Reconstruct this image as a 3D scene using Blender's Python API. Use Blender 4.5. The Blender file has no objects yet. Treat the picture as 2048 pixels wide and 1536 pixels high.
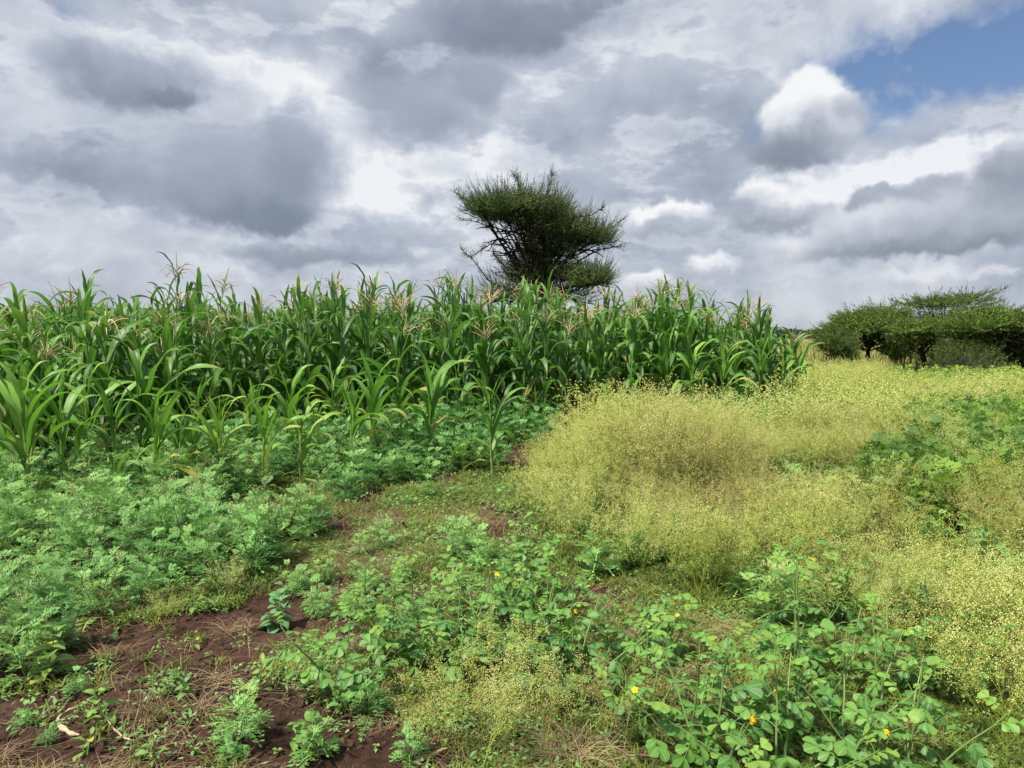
import bpy, math, random
import numpy as np
from mathutils import Vector, Matrix, Euler

scene = bpy.context.scene
COL = scene.collection
PI = math.pi
rng = np.random.default_rng(7)
random.seed(7)

# ------------------------------------------------------------------ camera
F, PITCH, CAMZ = 1500.0, math.radians(3.66), 1.6
cd = bpy.data.cameras.new('camera')
cam = bpy.data.objects.new('camera', cd)
COL.objects.link(cam)
cam.location = (0, 0, CAMZ)
cam.rotation_euler = (PI / 2 - PITCH, 0, 0)
cd.sensor_width = 36.0
cd.lens = 36.0 * F / 2048.0
cd.clip_start, cd.clip_end = 0.05, 8000
scene.camera = cam
scene.render.resolution_x, scene.render.resolution_y = 1024, 768

# ------------------------------------------------------------------ exposure
EXPO = 1.0
vs = scene.view_settings
vs.view_transform = 'Standard'
vs.look = 'None'
vs.exposure = EXPO
vs.gamma = 1.0
vs.use_curve_mapping = False
cy = scene.cycles
cy.max_bounces = 7
cy.diffuse_bounces = 3
cy.glossy_bounces = 2
cy.transmission_bounces = 4
cy.transparent_max_bounces = 4

SUN_EL, SUN_AZ = math.radians(58), math.radians(232)   # azimuth clockwise from +Y: behind and to the left
SKY_STRENGTH = 0.1
sd = bpy.data.lights.new('sun', 'SUN')
sd.energy = 3.8
sd.angle = math.radians(5)
sd.color = (1.0, 0.95, 0.86)
sun = bpy.data.objects.new('sun', sd)
COL.objects.link(sun)
sdir = Vector((math.sin(SUN_AZ) * math.cos(SUN_EL), math.cos(SUN_AZ) * math.cos(SUN_EL), math.sin(SUN_EL)))
sun.rotation_euler = sdir.to_track_quat('Z', 'Y').to_euler()
sun.location = (-6, -6, 12)


# ------------------------------------------------------------------ node helper
class NT:
    def __init__(s, nt):
        s.nt = nt

    def n(s, t, **kw):
        nd = s.nt.nodes.new(t)
        for k, v in kw.items():
            setattr(nd, k, v)
        return nd

    def put(s, sock, v):
        if isinstance(v, bpy.types.NodeSocket):
            s.nt.links.new(v, sock)
        elif v is not None:
            sock.default_value = v

    def m(s, op, a, b=None, c=None, clamp=False):
        nd = s.n('ShaderNodeMath', operation=op, use_clamp=clamp)
        s.put(nd.inputs[0], a); s.put(nd.inputs[1], b); s.put(nd.inputs[2], c)
        return nd.outputs[0]

    def v(s, op, a, b=None, c=None):
        nd = s.n('ShaderNodeVectorMath', operation=op)
        s.put(nd.inputs[0], a); s.put(nd.inputs[1], b)
        if c is not None:
            s.put(nd.inputs['Scale'], c)
        return nd.outputs['Value'] if op in ('LENGTH', 'DOT_PRODUCT') else nd.outputs['Vector']

    def mr(s, x, a, b, c=0.0, d=1.0, smooth=True):
        nd = s.n('ShaderNodeMapRange')
        nd.interpolation_type = 'SMOOTHSTEP' if smooth else 'LINEAR'
        s.put(nd.inputs['Value'], x)
        for k, q in zip(('From Min', 'From Max', 'To Min', 'To Max'), (a, b, c, d)):
            s.put(nd.inputs[k], q)
        return nd.outputs['Result']

    def noise(s, vec, scale, detail=4, rough=0.5, dist=0.0, col=False):
        nd = s.n('ShaderNodeTexNoise')
        s.put(nd.inputs['Vector'], vec)
        nd.inputs['Scale'].default_value = scale
        nd.inputs['Detail'].default_value = detail
        nd.inputs['Roughness'].default_value = rough
        nd.inputs['Distortion'].default_value = dist
        return nd.outputs['Color' if col else 'Fac']

    def mix(s, f, a, b, blend='MIX'):
        nd = s.n('ShaderNodeMix', data_type='RGBA', blend_type=blend)
        s.put(nd.inputs[0], f)
        for i, q in ((6, a), (7, b)):
            if isinstance(q, (tuple, list)) and len(q) == 3:
                q = (*q, 1)
            s.put(nd.inputs[i], q)
        return nd.outputs[2]

    def ramp(s, f, stops):
        nd = s.n('ShaderNodeValToRGB')
        s.put(nd.inputs[0], f)
        cr = nd.color_ramp
        while len(cr.elements) < len(stops):
            cr.elements.new(0.5)
        for e, (p, c) in zip(cr.elements, stops):
            e.position = p; e.color = (*c, 1)
        return nd.outputs[0]


def srgb(r, g, b):
    f = lambda c: (c / 255 / 12.92) if c / 255 <= 0.04045 else ((c / 255 + 0.055) / 1.055) ** 2.4
    return (f(r), f(g), f(b))


CT, ST = math.cos(PITCH), math.sin(PITCH)


def ray(px, py):
    X, Z = (px - 1024) / F, -(py - 768) / F
    return X, CT + Z * ST, -ST + Z * CT


def gp(px, py, z=0.0):
    d = ray(px, py)
    t = (z - CAMZ) / d[2]
    return d[0] * t, d[1] * t


def xat(px, y, z=0.0):
    return (px - 1024) / F * (y * CT + (CAMZ - z) * ST)


def zat(py, y):
    d = ray(1024, py)
    return CAMZ + d[2] / d[1] * y


def topx(x, y, z):
    x, y, z = np.asarray(x), np.asarray(y), np.asarray(z)
    zc = y * CT + (CAMZ - z) * ST
    return 1024 + F * x / zc, 768 - F * ((z - CAMZ) * CT + y * ST) / zc


# ------------------------------------------------------------------ sky
world = bpy.data.worlds.new('World')
scene.world = world
world.use_nodes = True
wn = world.node_tree
wn.nodes.clear()
T = NT(wn)
tc = T.n('ShaderNodeTexCoord')
D = tc.outputs['Generated']
sx = T.n('ShaderNodeSeparateXYZ'); T.put(sx.inputs[0], D)
az = T.m('ARCTAN2', sx.outputs[0], sx.outputs[1])
el = T.m('ARCSINE', sx.outputs[2])


def uvof(px, py):
    x, y, z = ray(px, py)
    return math.atan2(x, y), math.atan2(z, math.hypot(x, y))


cmb = T.n('ShaderNodeCombineXYZ'); T.put(cmb.inputs[0], az); T.put(cmb.inputs[1], el)
UV0 = cmb.outputs[0]
hz = T.m('ADD', T.m('MAXIMUM', sx.outputs[2], 0.0), 0.26)
cm2 = T.n('ShaderNodeCombineXYZ')
T.put(cm2.inputs[0], T.m('DIVIDE', sx.outputs[0], hz)); T.put(cm2.inputs[1], T.m('DIVIDE', sx.outputs[1], hz))
PL = cm2.outputs[0]
warp = T.v('SUBTRACT', T.noise(D, 7.0, 5, 0.55, col=True), (0.5, 0.5, 0.5))
warp2 = T.v('SUBTRACT', T.noise(D, 26.0, 4, 0.55, col=True), (0.5, 0.5, 0.5))
UVW = T.v('ADD', T.v('ADD', UV0, T.v('SCALE', warp, c=0.15)), T.v('SCALE', warp2, c=0.06))
UVC = T.v('ADD', T.v('ADD', UV0, T.v('SCALE', warp, c=0.06)), T.v('SCALE', warp2, c=0.045))


def dist(UV, px, py, rx, ry):
    u, v = uvof(px, py)
    nd = T.n('ShaderNodeVectorMath', operation='MULTIPLY_ADD')
    T.put(nd.inputs[0], UV)
    nd.inputs[1].default_value = (F / rx, F / ry, 0)
    nd.inputs[2].default_value = (-u * F / rx, -v * F / ry, 0)
    return T.v('LENGTH', nd.outputs[0])


n1 = T.noise(PL, 1.5, 5, 0.52)
PL2 = T.v('ADD', PL, (0.0, -0.09, 0.0))
n2 = T.noise(PL2, 1.5, 4, 0.52)
relief = T.m('MULTIPLY', T.m('SUBTRACT', n2, n1), 1.2)
n3 = T.noise(D, 8.0, 6, 0.58)
n3c = T.m('SUBTRACT', n3, 0.5)
br = T.m('MULTIPLY_ADD', n1, 0.75, 0.29)
br = T.m('ADD', br, relief)
br = T.m('MULTIPLY_ADD', n3c, 0.7, br)
n4 = T.noise(T.v('MULTIPLY', D, (1.0, 1.0, 2.3)), 5.0, 8, 0.6)
br = T.m('ADD', br, T.mr(n4, 0.46, 0.55, 0.07, -0.09))
rim = T.mr(T.m('ABSOLUTE', T.m('SUBTRACT', n4, 0.475)), 0.05, 0.0, 0.0, 0.08)
br = T.m('ADD', br, rim)
# (px, py, rx, ry, amount): darker bellies and brighter breaks in the deck
for px, py, rx, ry, am in [
    (430, 330, 260, 150, -0.16), (300, 150, 190, 80, -0.16), (90, 330, 190, 70, -0.14),
    (1000, 35, 250, 70, -0.20), (1440, 480, 330, 120, -0.14), (1560, 260, 200, 90, -0.10), (1200, 20, 200, 60, -0.16), (780, 130, 150, 110, -0.16),
    (640, 500, 320, 40, -0.22), (300, 470, 220, 40, -0.06), (1000, 280, 260, 60, -0.12), (1350, 320, 200, 100, -0.10),
    (620, 170, 110, 80, 0.30), (510, 120, 80, 60, 0.18), (760, 370, 150, 60, 0.42), (950, 330, 120, 50, 0.28),
    (340, 100, 150, 80, 0.12), (1150, 190, 220, 120, 0.10), (1750, 350, 300, 60, 0.30),
    (1900, 330, 180, 50, 0.30), (1290, 560, 140, 30, 0.12), (1430, 640, 200, 30, 0.1)]:
    g = T.mr(dist(UVW, px, py, rx * 1.25, ry * 1.25), 1.0, 0.0)
    br = T.m('MULTIPLY_ADD', g, am, br)
# paler and flatter towards the horizon
hor = T.mr(el, 0.02, 0.16, 0.85, 0.0)
br = T.m('MULTIPLY_ADD', hor, T.m('SUBTRACT', T.m('MULTIPLY_ADD', n3c, 1.3, 0.66), br), br)
K = 1.0 / (SKY_STRENGTH * 2 ** EXPO)
kc = lambda r, g, b: tuple(c * K for c in srgb(r, g, b))
# holes of blue in the deck
hole = None
for px, py, rx, ry, am in [(1930, 90, 370, 135, 1.0), (1790, 170, 330, 120, 0.8), (1560, 262, 120, 50, 0.8), (2250, 60, 300, 180, 1.0), (500, 140, 50, 22, 0.55), (140, 40, 50, 26, 0.6), (15, 170, 50, 34, 0.4)]:
    g = T.m('MULTIPLY', T.mr(dist(UVC, px, py, rx, ry), 1.0, 0.0), am)
    hole = g if hole is None else T.m('ADD', hole, g)
hole = T.m('MULTIPLY', hole, T.mr(n3, 0.68, 0.42, 0.25, 1.0), clamp=True)
st = T.mr(dist(UVC, 2110, 235, 330, 70), 1.0, 0.2)
hole = T.m('MULTIPLY', hole, T.m('MULTIPLY_ADD', st, -0.9, 1.0))
hole = T.m('MAXIMUM', hole, T.mr(el, 0.0, 0.05, 0.45, 0.1))
# separate cumulus heaps: (px, py, rx, ry, softness, top value, bottom value)
sp = T.n('ShaderNodeSeparateXYZ'); T.put(sp.inputs[0], UVC)
vv = T.m('MULTIPLY_ADD', n3c, 0.05, sp.outputs[1])
cut = None
# dark bellied clouds of the deck: (px, py, rx, ry, softness, top value, bottom value)
for px, py, rx, ry, soft, tv, bv in [
    (440, 330, 230, 110, 0.9, 0.50, 0.30), (480, 375, 200, 84, 0.7, 0.46, 0.16), (590, 305, 90, 84, 0.9, 0.40, 0.22), (520, 425, 130, 34, 0.7, 0.22, 0.08), (270, 150, 150, 58, 0.7, 0.42, 0.12), (350, 185, 60, 22, 0.8, 0.2, 0.06),
    (1010, 30, 200, 62, 0.8, 0.30, 0.14), (950, 165, 74, 56, 0.6, 0.40, 0.30), (80, 330, 130, 30, 0.9, 0.45, 0.26), (640, 505, 260, 26, 0.9, 0.42, 0.22), (830, 225, 120, 80, 0.9, 0.5, 0.34)]:
    mk = T.mr(dist(UVC, px, py, rx, ry), 1.0 + soft * 0.2, 1.0 - soft * 0.8)
    v0 = uvof(px, py)[1]
    t = T.mr(vv, v0 - ry / F * 0.8, v0 + ry / F * 0.6, bv, tv, smooth=False)
    br = T.m('MULTIPLY_ADD', T.m('MULTIPLY', mk, 0.85), T.m('SUBTRACT', t, br), br)
for px, py, rx, ry, soft, tv, bv in [
    (1620, 236, 92, 80, 0.3, 1.05, 0.38), (1585, 300, 96, 52, 1.0, 0.32, 0.12), (1700, 220, 46, 30, 0.9, 0.7, 0.4),
    (1530, 400, 62, 42, 0.5, 1.0, 0.5), (1612, 408, 64, 34, 0.5, 0.95, 0.42), (1570, 442, 120, 32, 0.9, 0.6, 0.2),
    (1300, 440, 70, 26, 0.5, 1.0, 0.55), (1372, 432, 60, 32, 0.5, 1.0, 0.5), (1340, 462, 120, 20, 0.9, 0.55, 0.3),
    (1440, 530, 44, 24, 0.6, 0.98, 0.75), (1430, 552, 100, 16, 1.0, 0.62, 0.5), (1310, 562, 70, 24, 0.5, 0.95, 0.7),
    (1610, 500, 90, 34, 0.8, 0.9, 0.55),
    (1750, 400, 60, 34, 0.5, 0.5, 0.3), (1850, 395, 60, 50, 0.5, 0.55, 0.3), (1760, 465, 140, 60, 0.7, 0.85, 0.34), (1950, 450, 190, 66, 0.7, 0.66, 0.28), (2040, 370, 90, 70, 0.5, 0.5, 0.2),
    (1860, 500, 230, 24, 0.9, 0.34, 0.2), (1840, 557, 90, 18, 0.8, 0.85, 0.6), (2005, 552, 50, 15, 0.8, 0.9, 0.7), (1590, 565, 60, 10, 0.9, 0.7, 0.55),
    (470, 548, 90, 14, 0.9, 0.8, 0.6), (120, 555, 50, 15, 0.9, 0.8, 0.6), (615, 180, 46, 26, 1.0, 1.0, 0.8)]:
    mk = T.mr(dist(UVC, px, py, rx, ry), 1.0 + soft * 0.2, 1.0 - soft * 0.8)
    v0 = uvof(px, py)[1]
    mk = T.m('MULTIPLY', mk, T.mr(vv, v0 - ry / F * 1.0, v0 - ry / F * 0.1))
    t = T.mr(vv, v0 - ry / F * 0.75, v0 + ry / F * 0.5, bv, tv, smooth=False)
    br = T.m('MULTIPLY_ADD', mk, T.m('SUBTRACT', t, br), br)
    inv = T.m('SUBTRACT', 1.0, mk)
    cut = inv if cut is None else T.m('MULTIPLY', cut, inv)
hole = T.m('MULTIPLY', hole, cut)
deck = T.ramp(br, [(0.0, srgb(108, 117, 130)), (0.28, srgb(143, 152, 167)), (0.55, srgb(182, 189, 203)), (0.8, srgb(217, 221, 229)), (1.0, srgb(246, 247, 249))])
sky = T.n('ShaderNodeTexSky', sky_type='NISHITA', sun_disc=False, sun_elevation=SUN_EL, sun_rotation=SUN_AZ, air_density=1.0, dust_density=1.2, ozone_density=1.0)
blue = T.mix(0.6, sky.outputs[0], kc(66, 96, 146))
out = T.mix(hole, T.v('SCALE', deck, c=K), blue)
# below the horizon: dull ground colour
out = T.mix(T.mr(el, -0.01, 0.0), (0.5, 0.5, 0.4), out)
bg = T.n('ShaderNodeBackground'); T.put(bg.inputs[0], out); bg.inputs[1].default_value = SKY_STRENGTH
wo = T.n('ShaderNodeOutputWorld'); wn.links.new(bg.outputs[0], wo.inputs[0])
world.cycles.sampling_method = 'MANUAL'
world.cycles.sample_map_resolution = 512


# ------------------------------------------------------------------ mesh helpers
class MB:
    """collects quads / triangles with uv, tint and material index, builds one mesh"""

    def __init__(s):
        s.V, s.Q, s.Tr, s.UV, s.C, s.MQ, s.MT = [], [], [], [], [], [], []
        s.nv = 0

    def add(s, V, Q=None, Tr=None, uv=None, tint=0.0, mat=0):
        V = np.asarray(V, float).reshape(-1, 3)
        n = len(V)
        s.V.append(V)
        s.UV.append(np.zeros((n, 2)) + 0.5 if uv is None else np.asarray(uv, float).reshape(-1, 2))
        s.C.append(np.broadcast_to(np.asarray(tint, float), (n,)) if np.ndim(tint) < 2 else tint)
        if Q is not None and len(Q):
            Q = np.asarray(Q, int).reshape(-1, 4) + s.nv
            s.Q.append(Q); s.MQ.append(np.full(len(Q), mat))
        if Tr is not None and len(Tr):
            Tr = np.asarray(Tr, int).reshape(-1, 3) + s.nv
            s.Tr.append(Tr); s.MT.append(np.full(len(Tr), mat))
        s.nv += n

    def arrays(s):
        V = np.concatenate(s.V); UV = np.concatenate(s.UV); C = np.concatenate(s.C)
        Q = np.concatenate(s.Q) if s.Q else np.zeros((0, 4), int)
        Tr = np.concatenate(s.Tr) if s.Tr else np.zeros((0, 3), int)
        MQ = np.concatenate(s.MQ) if s.MQ else np.zeros(0, int)
        MT = np.concatenate(s.MT) if s.MT else np.zeros(0, int)
        return V, UV, C, Q, Tr, MQ, MT

    def mesh(s, name, mats, smooth=True):
        V, UV, C, Q, Tr, MQ, MT = s.arrays()
        me = bpy.data.meshes.new(name)
        nq, ntr = len(Q), len(Tr)
        me.vertices.add(len(V)); me.vertices.foreach_set('co', V.ravel().astype(np.float32))
        loops = np.concatenate([Q.ravel(), Tr.ravel()]).astype(np.int32)
        me.loops.add(len(loops)); me.loops.foreach_set('vertex_index', loops)
        starts = np.concatenate([np.arange(nq) * 4, nq * 4 + np.arange(ntr) * 3]).astype(np.int32)
        me.polygons.add(nq + ntr)
        me.polygons.foreach_set('loop_start', starts)
        me.polygons.foreach_set('material_index', np.concatenate([MQ, MT]).astype(np.int32))
        me.polygons.foreach_set('use_smooth', np.full(nq + ntr, smooth))
        ul = me.uv_layers.new(name='UVMap')
        ul.data.foreach_set('uv', UV[loops].ravel().astype(np.float32))
        at = me.attributes.new('tint', 'FLOAT', 'POINT')
        at.data.foreach_set('value', C.astype(np.float32))
        me.update(calc_edges=True)
        me.validate()
        for m in (mats if isinstance(mats, (list, tuple)) else [mats]):
            me.materials.append(m)
        return me


def tubes(mb, P, R, m=4, tint=0.0, mat=0):
    """P (N,K,3) polylines, R (N,K) radii"""
    P = np.asarray(P, float); R = np.asarray(R, float)
    if P.ndim == 2:
        P = P[None]
    R = np.broadcast_to(R, P.shape[:2])
    N, K, _ = P.shape
    tg = np.gradient(P, axis=1)
    tg /= np.linalg.norm(tg, axis=2, keepdims=True) + 1e-9
    ref = np.zeros_like(tg); ref[..., 0] = 0.31; ref[..., 1] = 0.95; ref[..., 2] = 0.05
    a = np.cross(tg, ref); a /= np.linalg.norm(a, axis=2, keepdims=True) + 1e-9
    b = np.cross(tg, a)
    ang = np.arange(m) / m * 2 * PI
    V = P[:, :, None] + R[:, :, None, None] * (np.cos(ang)[None, None, :, None] * a[:, :, None] + np.sin(ang)[None, None, :, None] * b[:, :, None])
    idx = np.arange(N * K * m).reshape(N, K, m)
    nx = np.roll(idx, -1, axis=2)
    Q = np.stack([idx[:, :-1], nx[:, :-1], nx[:, 1:], idx[:, 1:]], -1).reshape(-1, 4)
    uv = np.zeros((N, K, m, 2)); uv[..., 0] = ang / (2 * PI); uv[..., 1] = np.linspace(0, 1, K)[None, :, None]
    t = tint if np.ndim(tint) == 0 else np.repeat(np.asarray(tint), K * m)
    mb.add(V.reshape(-1, 3), Q=Q, uv=uv.reshape(-1, 2), tint=t, mat=mat)


def strips(mb, P, W, side, tint=0.0, mat=0):
    """flat ribbons: P (N,K,3), W (N,K) half widths, side (N,3) or (N,K,3)"""
    P = np.asarray(P, float); N, K, _ = P.shape
    W = np.broadcast_to(W, (N, K))
    side = np.asarray(side, float)
    if side.ndim == 2:
        side = side[:, None]
    side = np.broadcast_to(side, P.shape)
    V = np.stack([P - side * W[..., None], P + side * W[..., None]], 2)
    idx = np.arange(N * K * 2).reshape(N, K, 2)
    Q = np.stack([idx[:, :-1, 0], idx[:, :-1, 1], idx[:, 1:, 1], idx[:, 1:, 0]], -1).reshape(-1, 4)
    uv = np.zeros((N, K, 2, 2)); uv[:, :, 1, 0] = 1; uv[..., 1] = np.linspace(0, 1, K)[None, :, None]
    t = tint if np.ndim(tint) == 0 else np.repeat(np.asarray(tint), K * 2)
    mb.add(V.reshape(-1, 3), Q=Q, uv=uv.reshape(-1, 2), tint=t, mat=mat)


def octas(mb, Pc, r, tint=0.0, mat=0, flat=0.8):
    Pc = np.asarray(Pc, float); N = len(Pc)
    r = np.broadcast_to(r, (N,))
    o = np.array([[1, 0, 0], [0, 1, 0], [-1, 0, 0], [0, -1, 0], [0, 0, flat], [0, 0, -flat]], float)
    V = Pc[:, None] + o[None] * r[:, None, None]
    f = np.array([[0, 1, 4], [1, 2, 4], [2, 3, 4], [3, 0, 4], [1, 0, 5], [2, 1, 5], [3, 2, 5], [0, 3, 5]])
    Tr = (np.arange(N) * 6)[:, None, None] + f[None]
    t = tint if np.ndim(tint) == 0 else np.repeat(np.asarray(tint), 6)
    mb.add(V.reshape(-1, 3), Tr=Tr.reshape(-1, 3), tint=t, mat=mat)


def rotz(V, a):
    c, s_ = np.cos(a), np.sin(a)
    V = np.asarray(V)
    return np.stack([V[..., 0] * c - V[..., 1] * s_, V[..., 0] * s_ + V[..., 1] * c, V[..., 2]], -1)


def replicate(mb, src, pos, ang, sc, tint=None, scz=None):
    """joined copies of a small mesh (an MB) at many places"""
    V, UV, C, Q, Tr, MQ, MT = src.arrays()
    N, n = len(pos), len(V)
    if N == 0:
        return
    sc = np.broadcast_to(sc, (N,)); scz = sc if scz is None else np.broadcast_to(scz, (N,))
    ang = np.asarray(ang)
    W = V[None] * np.stack([sc, sc, scz], -1)[:, None]
    W = rotz(W, ang[:, None]) + np.asarray(pos)[:, None]
    off = (np.arange(N) * n)[:, None, None] + mb.nv
    mb.V.append(W.reshape(-1, 3)); mb.UV.append(np.tile(UV, (N, 1)))
    c = np.tile(C, (N, 1)) if tint is None else C[None] + np.asarray(tint)[:, None]
    mb.C.append(c.reshape(-1))
    if len(Q):
        mb.Q.append((Q[None] + off).reshape(-1, 4)); mb.MQ.append(np.tile(MQ, N))
    if len(Tr):
        mb.Tr.append((Tr[None] + off).reshape(-1, 3)); mb.MT.append(np.tile(MT, N))
    mb.nv += N * n


def link(name, me, parent=None, loc=(0, 0, 0), rot=(0, 0, 0), sc=(1, 1, 1), color=None, kind=None, label=None):
    o = bpy.data.objects.new(name, me)
    o.location = loc; o.rotation_euler = rot
    o.scale = sc if isinstance(sc, (tuple, list)) else (sc, sc, sc)
    if parent is not None:
        o.parent = parent
    if color is not None:
        o.color = (*color, 1.0) if len(color) == 3 else color
    else:
        o.color = (0, 0, 0, 1)
    if kind:
        o['kind'] = kind
    if label:
        o['label'] = label
    COL.objects.link(o)
    return o


def tag(o, label, cat=None, group=None, kind=None):
    o['label'] = label
    if cat: o['category'] = cat
    if group: o['group'] = group
    if kind: o['kind'] = kind
    return o


# ------------------------------------------------------------------ materials
def new_mat(name):
    m = bpy.data.materials.new(name)
    m.use_nodes = True
    m.node_tree.nodes.clear()
    return m, NT(m.node_tree)


def fin(m, t, shader, disp=None):
    o = t.n('ShaderNodeOutputMaterial')
    m.node_tree.links.new(shader, o.inputs[0])
    return m


def leaf_mat(name, c0, c1, cy_, rough=0.5, trans=0.35, tcol=None, spec=0.35, nscale=6.0, midrib=None, veins=False, crand=0.25, sidev=None):
    """c0..c1 by tint (object colour red + 'tint' attribute + chance), cy_ = yellowed colour by object colour green"""
    m, t = new_mat(name)
    oi = t.n('ShaderNodeObjectInfo')
    sp = t.n('ShaderNodeSeparateColor'); t.put(sp.inputs[0], oi.outputs['Color'])
    at = t.n('ShaderNodeAttribute'); at.attribute_name = 'tint'
    tcn = t.n('ShaderNodeTexCoord')
    nz = t.noise(tcn.outputs['Object'], nscale, 3, 0.6)
    f = t.m('ADD', sp.outputs[0], at.outputs['Fac'])
    f = t.m('MULTIPLY_ADD', t.m('SUBTRACT', oi.outputs['Random'], 0.5), crand, f)
    f = t.m('MULTIPLY_ADD', t.m('SUBTRACT', nz, 0.5), 0.45, f, clamp=True)
    col = t.mix(f, c0, c1)
    yl = t.m('MULTIPLY', sp.outputs[1], t.mr(nz, 0.3, 0.6, 0.55, 1.0), clamp=True)
    col = t.mix(yl, col, cy_)
    if midrib or veins:
        uv = t.n('ShaderNodeSeparateXYZ'); t.put(uv.inputs[0], tcn.outputs['UV'])
        du = t.m('ABSOLUTE', t.m('SUBTRACT', uv.outputs[0], 0.5))
    if veins:
        w = t.m('SINE', t.m('MULTIPLY', uv.outputs[0], 95.0))
        col = t.mix(t.m('MULTIPLY_ADD', w, 0.10, 0.10), col, (0.16, 0.26, 0.10))
        # browned tips and edges on some leaves
        tip = t.m('MULTIPLY', t.mr(uv.outputs[1], 0.84, 1.0), t.mr(t.m('ADD', nz, t.m('MULTIPLY', oi.outputs['Random'], 0.3)), 0.62, 0.75))
        col = t.mix(tip, col, (0.34, 0.24, 0.10))
    if sidev:
        sv = t.m('SINE', t.m('MULTIPLY_ADD', uv.outputs[1], 46.0, t.m('MULTIPLY', du, -34.0)))
        col = t.mix(t.mr(sv, 0.55, 1.0, 0.0, 0.45), col, sidev)
        edge_ = t.m('MULTIPLY', t.mr(t.m('MAXIMUM', t.m('MULTIPLY', du, 2.0), uv.outputs[1]), 0.8, 1.0), t.mr(nz, 0.5, 0.62))
        col = t.mix(t.m('MULTIPLY', edge_, 0.5), col, (0.30, 0.26, 0.08))
    if midrib:
        col = t.mix(t.mr(du, 0.055, 0.025), col, midrib)
    bs = t.n('ShaderNodeBsdfPrincipled')
    t.put(bs.inputs['Base Color'], col)
    bs.inputs['Roughness'].default_value = rough
    bs.inputs['Specular IOR Level'].default_value = spec
    tl = t.n('ShaderNodeBsdfTranslucent')
    t.put(tl.inputs[0], t.mix(0.55, col, tcol or tuple(min(1, c * 1.5) for c in c1)))
    mx = t.n('ShaderNodeMixShader'); mx.inputs[0].default_value = trans
    m.node_tree.links.new(bs.outputs[0], mx.inputs[1]); m.node_tree.links.new(tl.outputs[0], mx.inputs[2])
    return fin(m, t, mx.outputs[0])


def plain_mat(name, c0, c1, rough=0.85, nscale=8, bump=0.0, crand=0.3, detail=5):
    m, t = new_mat(name)
    oi = t.n('ShaderNodeObjectInfo')
    at = t.n('ShaderNodeAttribute'); at.attribute_name = 'tint'
    sp = t.n('ShaderNodeSeparateColor'); t.put(sp.inputs[0], oi.outputs['Color'])
    tcn = t.n('ShaderNodeTexCoord')
    nz = t.noise(tcn.outputs['Object'], nscale, detail, 0.6)
    f = t.m('ADD', t.m('ADD', sp.outputs[0], at.outputs['Fac']), t.m('MULTIPLY', t.m('SUBTRACT', oi.outputs['Random'], 0.5), crand))
    f = t.m('MULTIPLY_ADD', t.m('SUBTRACT', nz, 0.5), 0.9, f, clamp=True)
    bs = t.n('ShaderNodeBsdfPrincipled')
    t.put(bs.inputs['Base Color'], t.mix(f, c0, c1))
    bs.inputs['Roughness'].default_value = rough
    bs.inputs['Specular IOR Level'].default_value = 0.2
    if bump:
        bp = t.n('ShaderNodeBump'); bp.inputs['Strength'].default_value = bump; bp.inputs['Distance'].default_value = 0.01
        t.put(bp.inputs['Height'], nz); t.put(bs.inputs['Normal'], bp.outputs[0])
    return fin(m, t, bs.outputs[0])


M_CORN = leaf_mat('corn_leaf_blade', (0.022, 0.090, 0.022), (0.22, 0.46, 0.04), (0.44, 0.37, 0.09), rough=0.5, trans=0.32, tcol=(0.16, 0.42, 0.03), spec=0.45, midrib=(0.22, 0.36, 0.14), veins=True)
M_STALK = leaf_mat('corn_stalk_skin', (0.07, 0.15, 0.035), (0.17, 0.30, 0.06), (0.34, 0.30, 0.09), rough=0.5, trans=0.08, nscale=14)
M_TASSEL = plain_mat('corn_tassel_dry', (0.28, 0.21, 0.10), (0.62, 0.52, 0.28), nscale=20)
M_HUSK = leaf_mat('corn_husk', (0.06, 0.16, 0.03), (0.14, 0.28, 0.06), (0.3, 0.3, 0.08), rough=0.55, trans=0.1)
M_SILK = plain_mat('corn_silk', (0.14, 0.03, 0.012), (0.30, 0.09, 0.03), nscale=40)
M_LACY = leaf_mat('lacy_weed_leaf', (0.045, 0.150, 0.036), (0.26, 0.50, 0.145), (0.34, 0.40, 0.08), rough=0.6, trans=0.24, tcol=(0.24, 0.50, 0.09), spec=0.25, nscale=9)
M_LSTEM = leaf_mat('lacy_weed_stem', (0.06, 0.14, 0.05), (0.16, 0.26, 0.10), (0.3, 0.3, 0.1), rough=0.6, trans=0.05)
M_FSTEM = leaf_mat('flowering_weed_stem', (0.16, 0.22, 0.03), (0.40, 0.50, 0.07), (0.22, 0.13, 0.04), rough=0.6, trans=0.2, tcol=(0.4, 0.45, 0.08), nscale=5)
M_FHEAD = leaf_mat('flowering_weed_flower', (0.54, 0.60, 0.11), (0.80, 0.79, 0.37), (0.36, 0.25, 0.10), rough=0.7, trans=0.3, tcol=(0.7, 0.7, 0.3), nscale=12, crand=0.4)
M_ROUND = leaf_mat('round_leaflet', (0.035, 0.125, 0.032), (0.19, 0.37, 0.055), (0.40, 0.44, 0.04), rough=0.5, trans=0.3, tcol=(0.2, 0.5, 0.06), spec=0.35, midrib=(0.20, 0.38, 0.12), nscale=30, crand=.45, sidev=(0.14, 0.30, 0.09))
M_RSTEM = leaf_mat('round_leaf_stem', (0.10, 0.19, 0.05), (0.22, 0.30, 0.09), (0.3, 0.2, 0.08), rough=0.6, trans=0.05)
M_YFLOWER = leaf_mat('yellow_petal', (0.75, 0.42, 0.01), (0.85, 0.60, 0.02), (0.8, 0.5, 0.02), rough=0.6, trans=0.3, tcol=(0.9, 0.6, 0.02))
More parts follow.
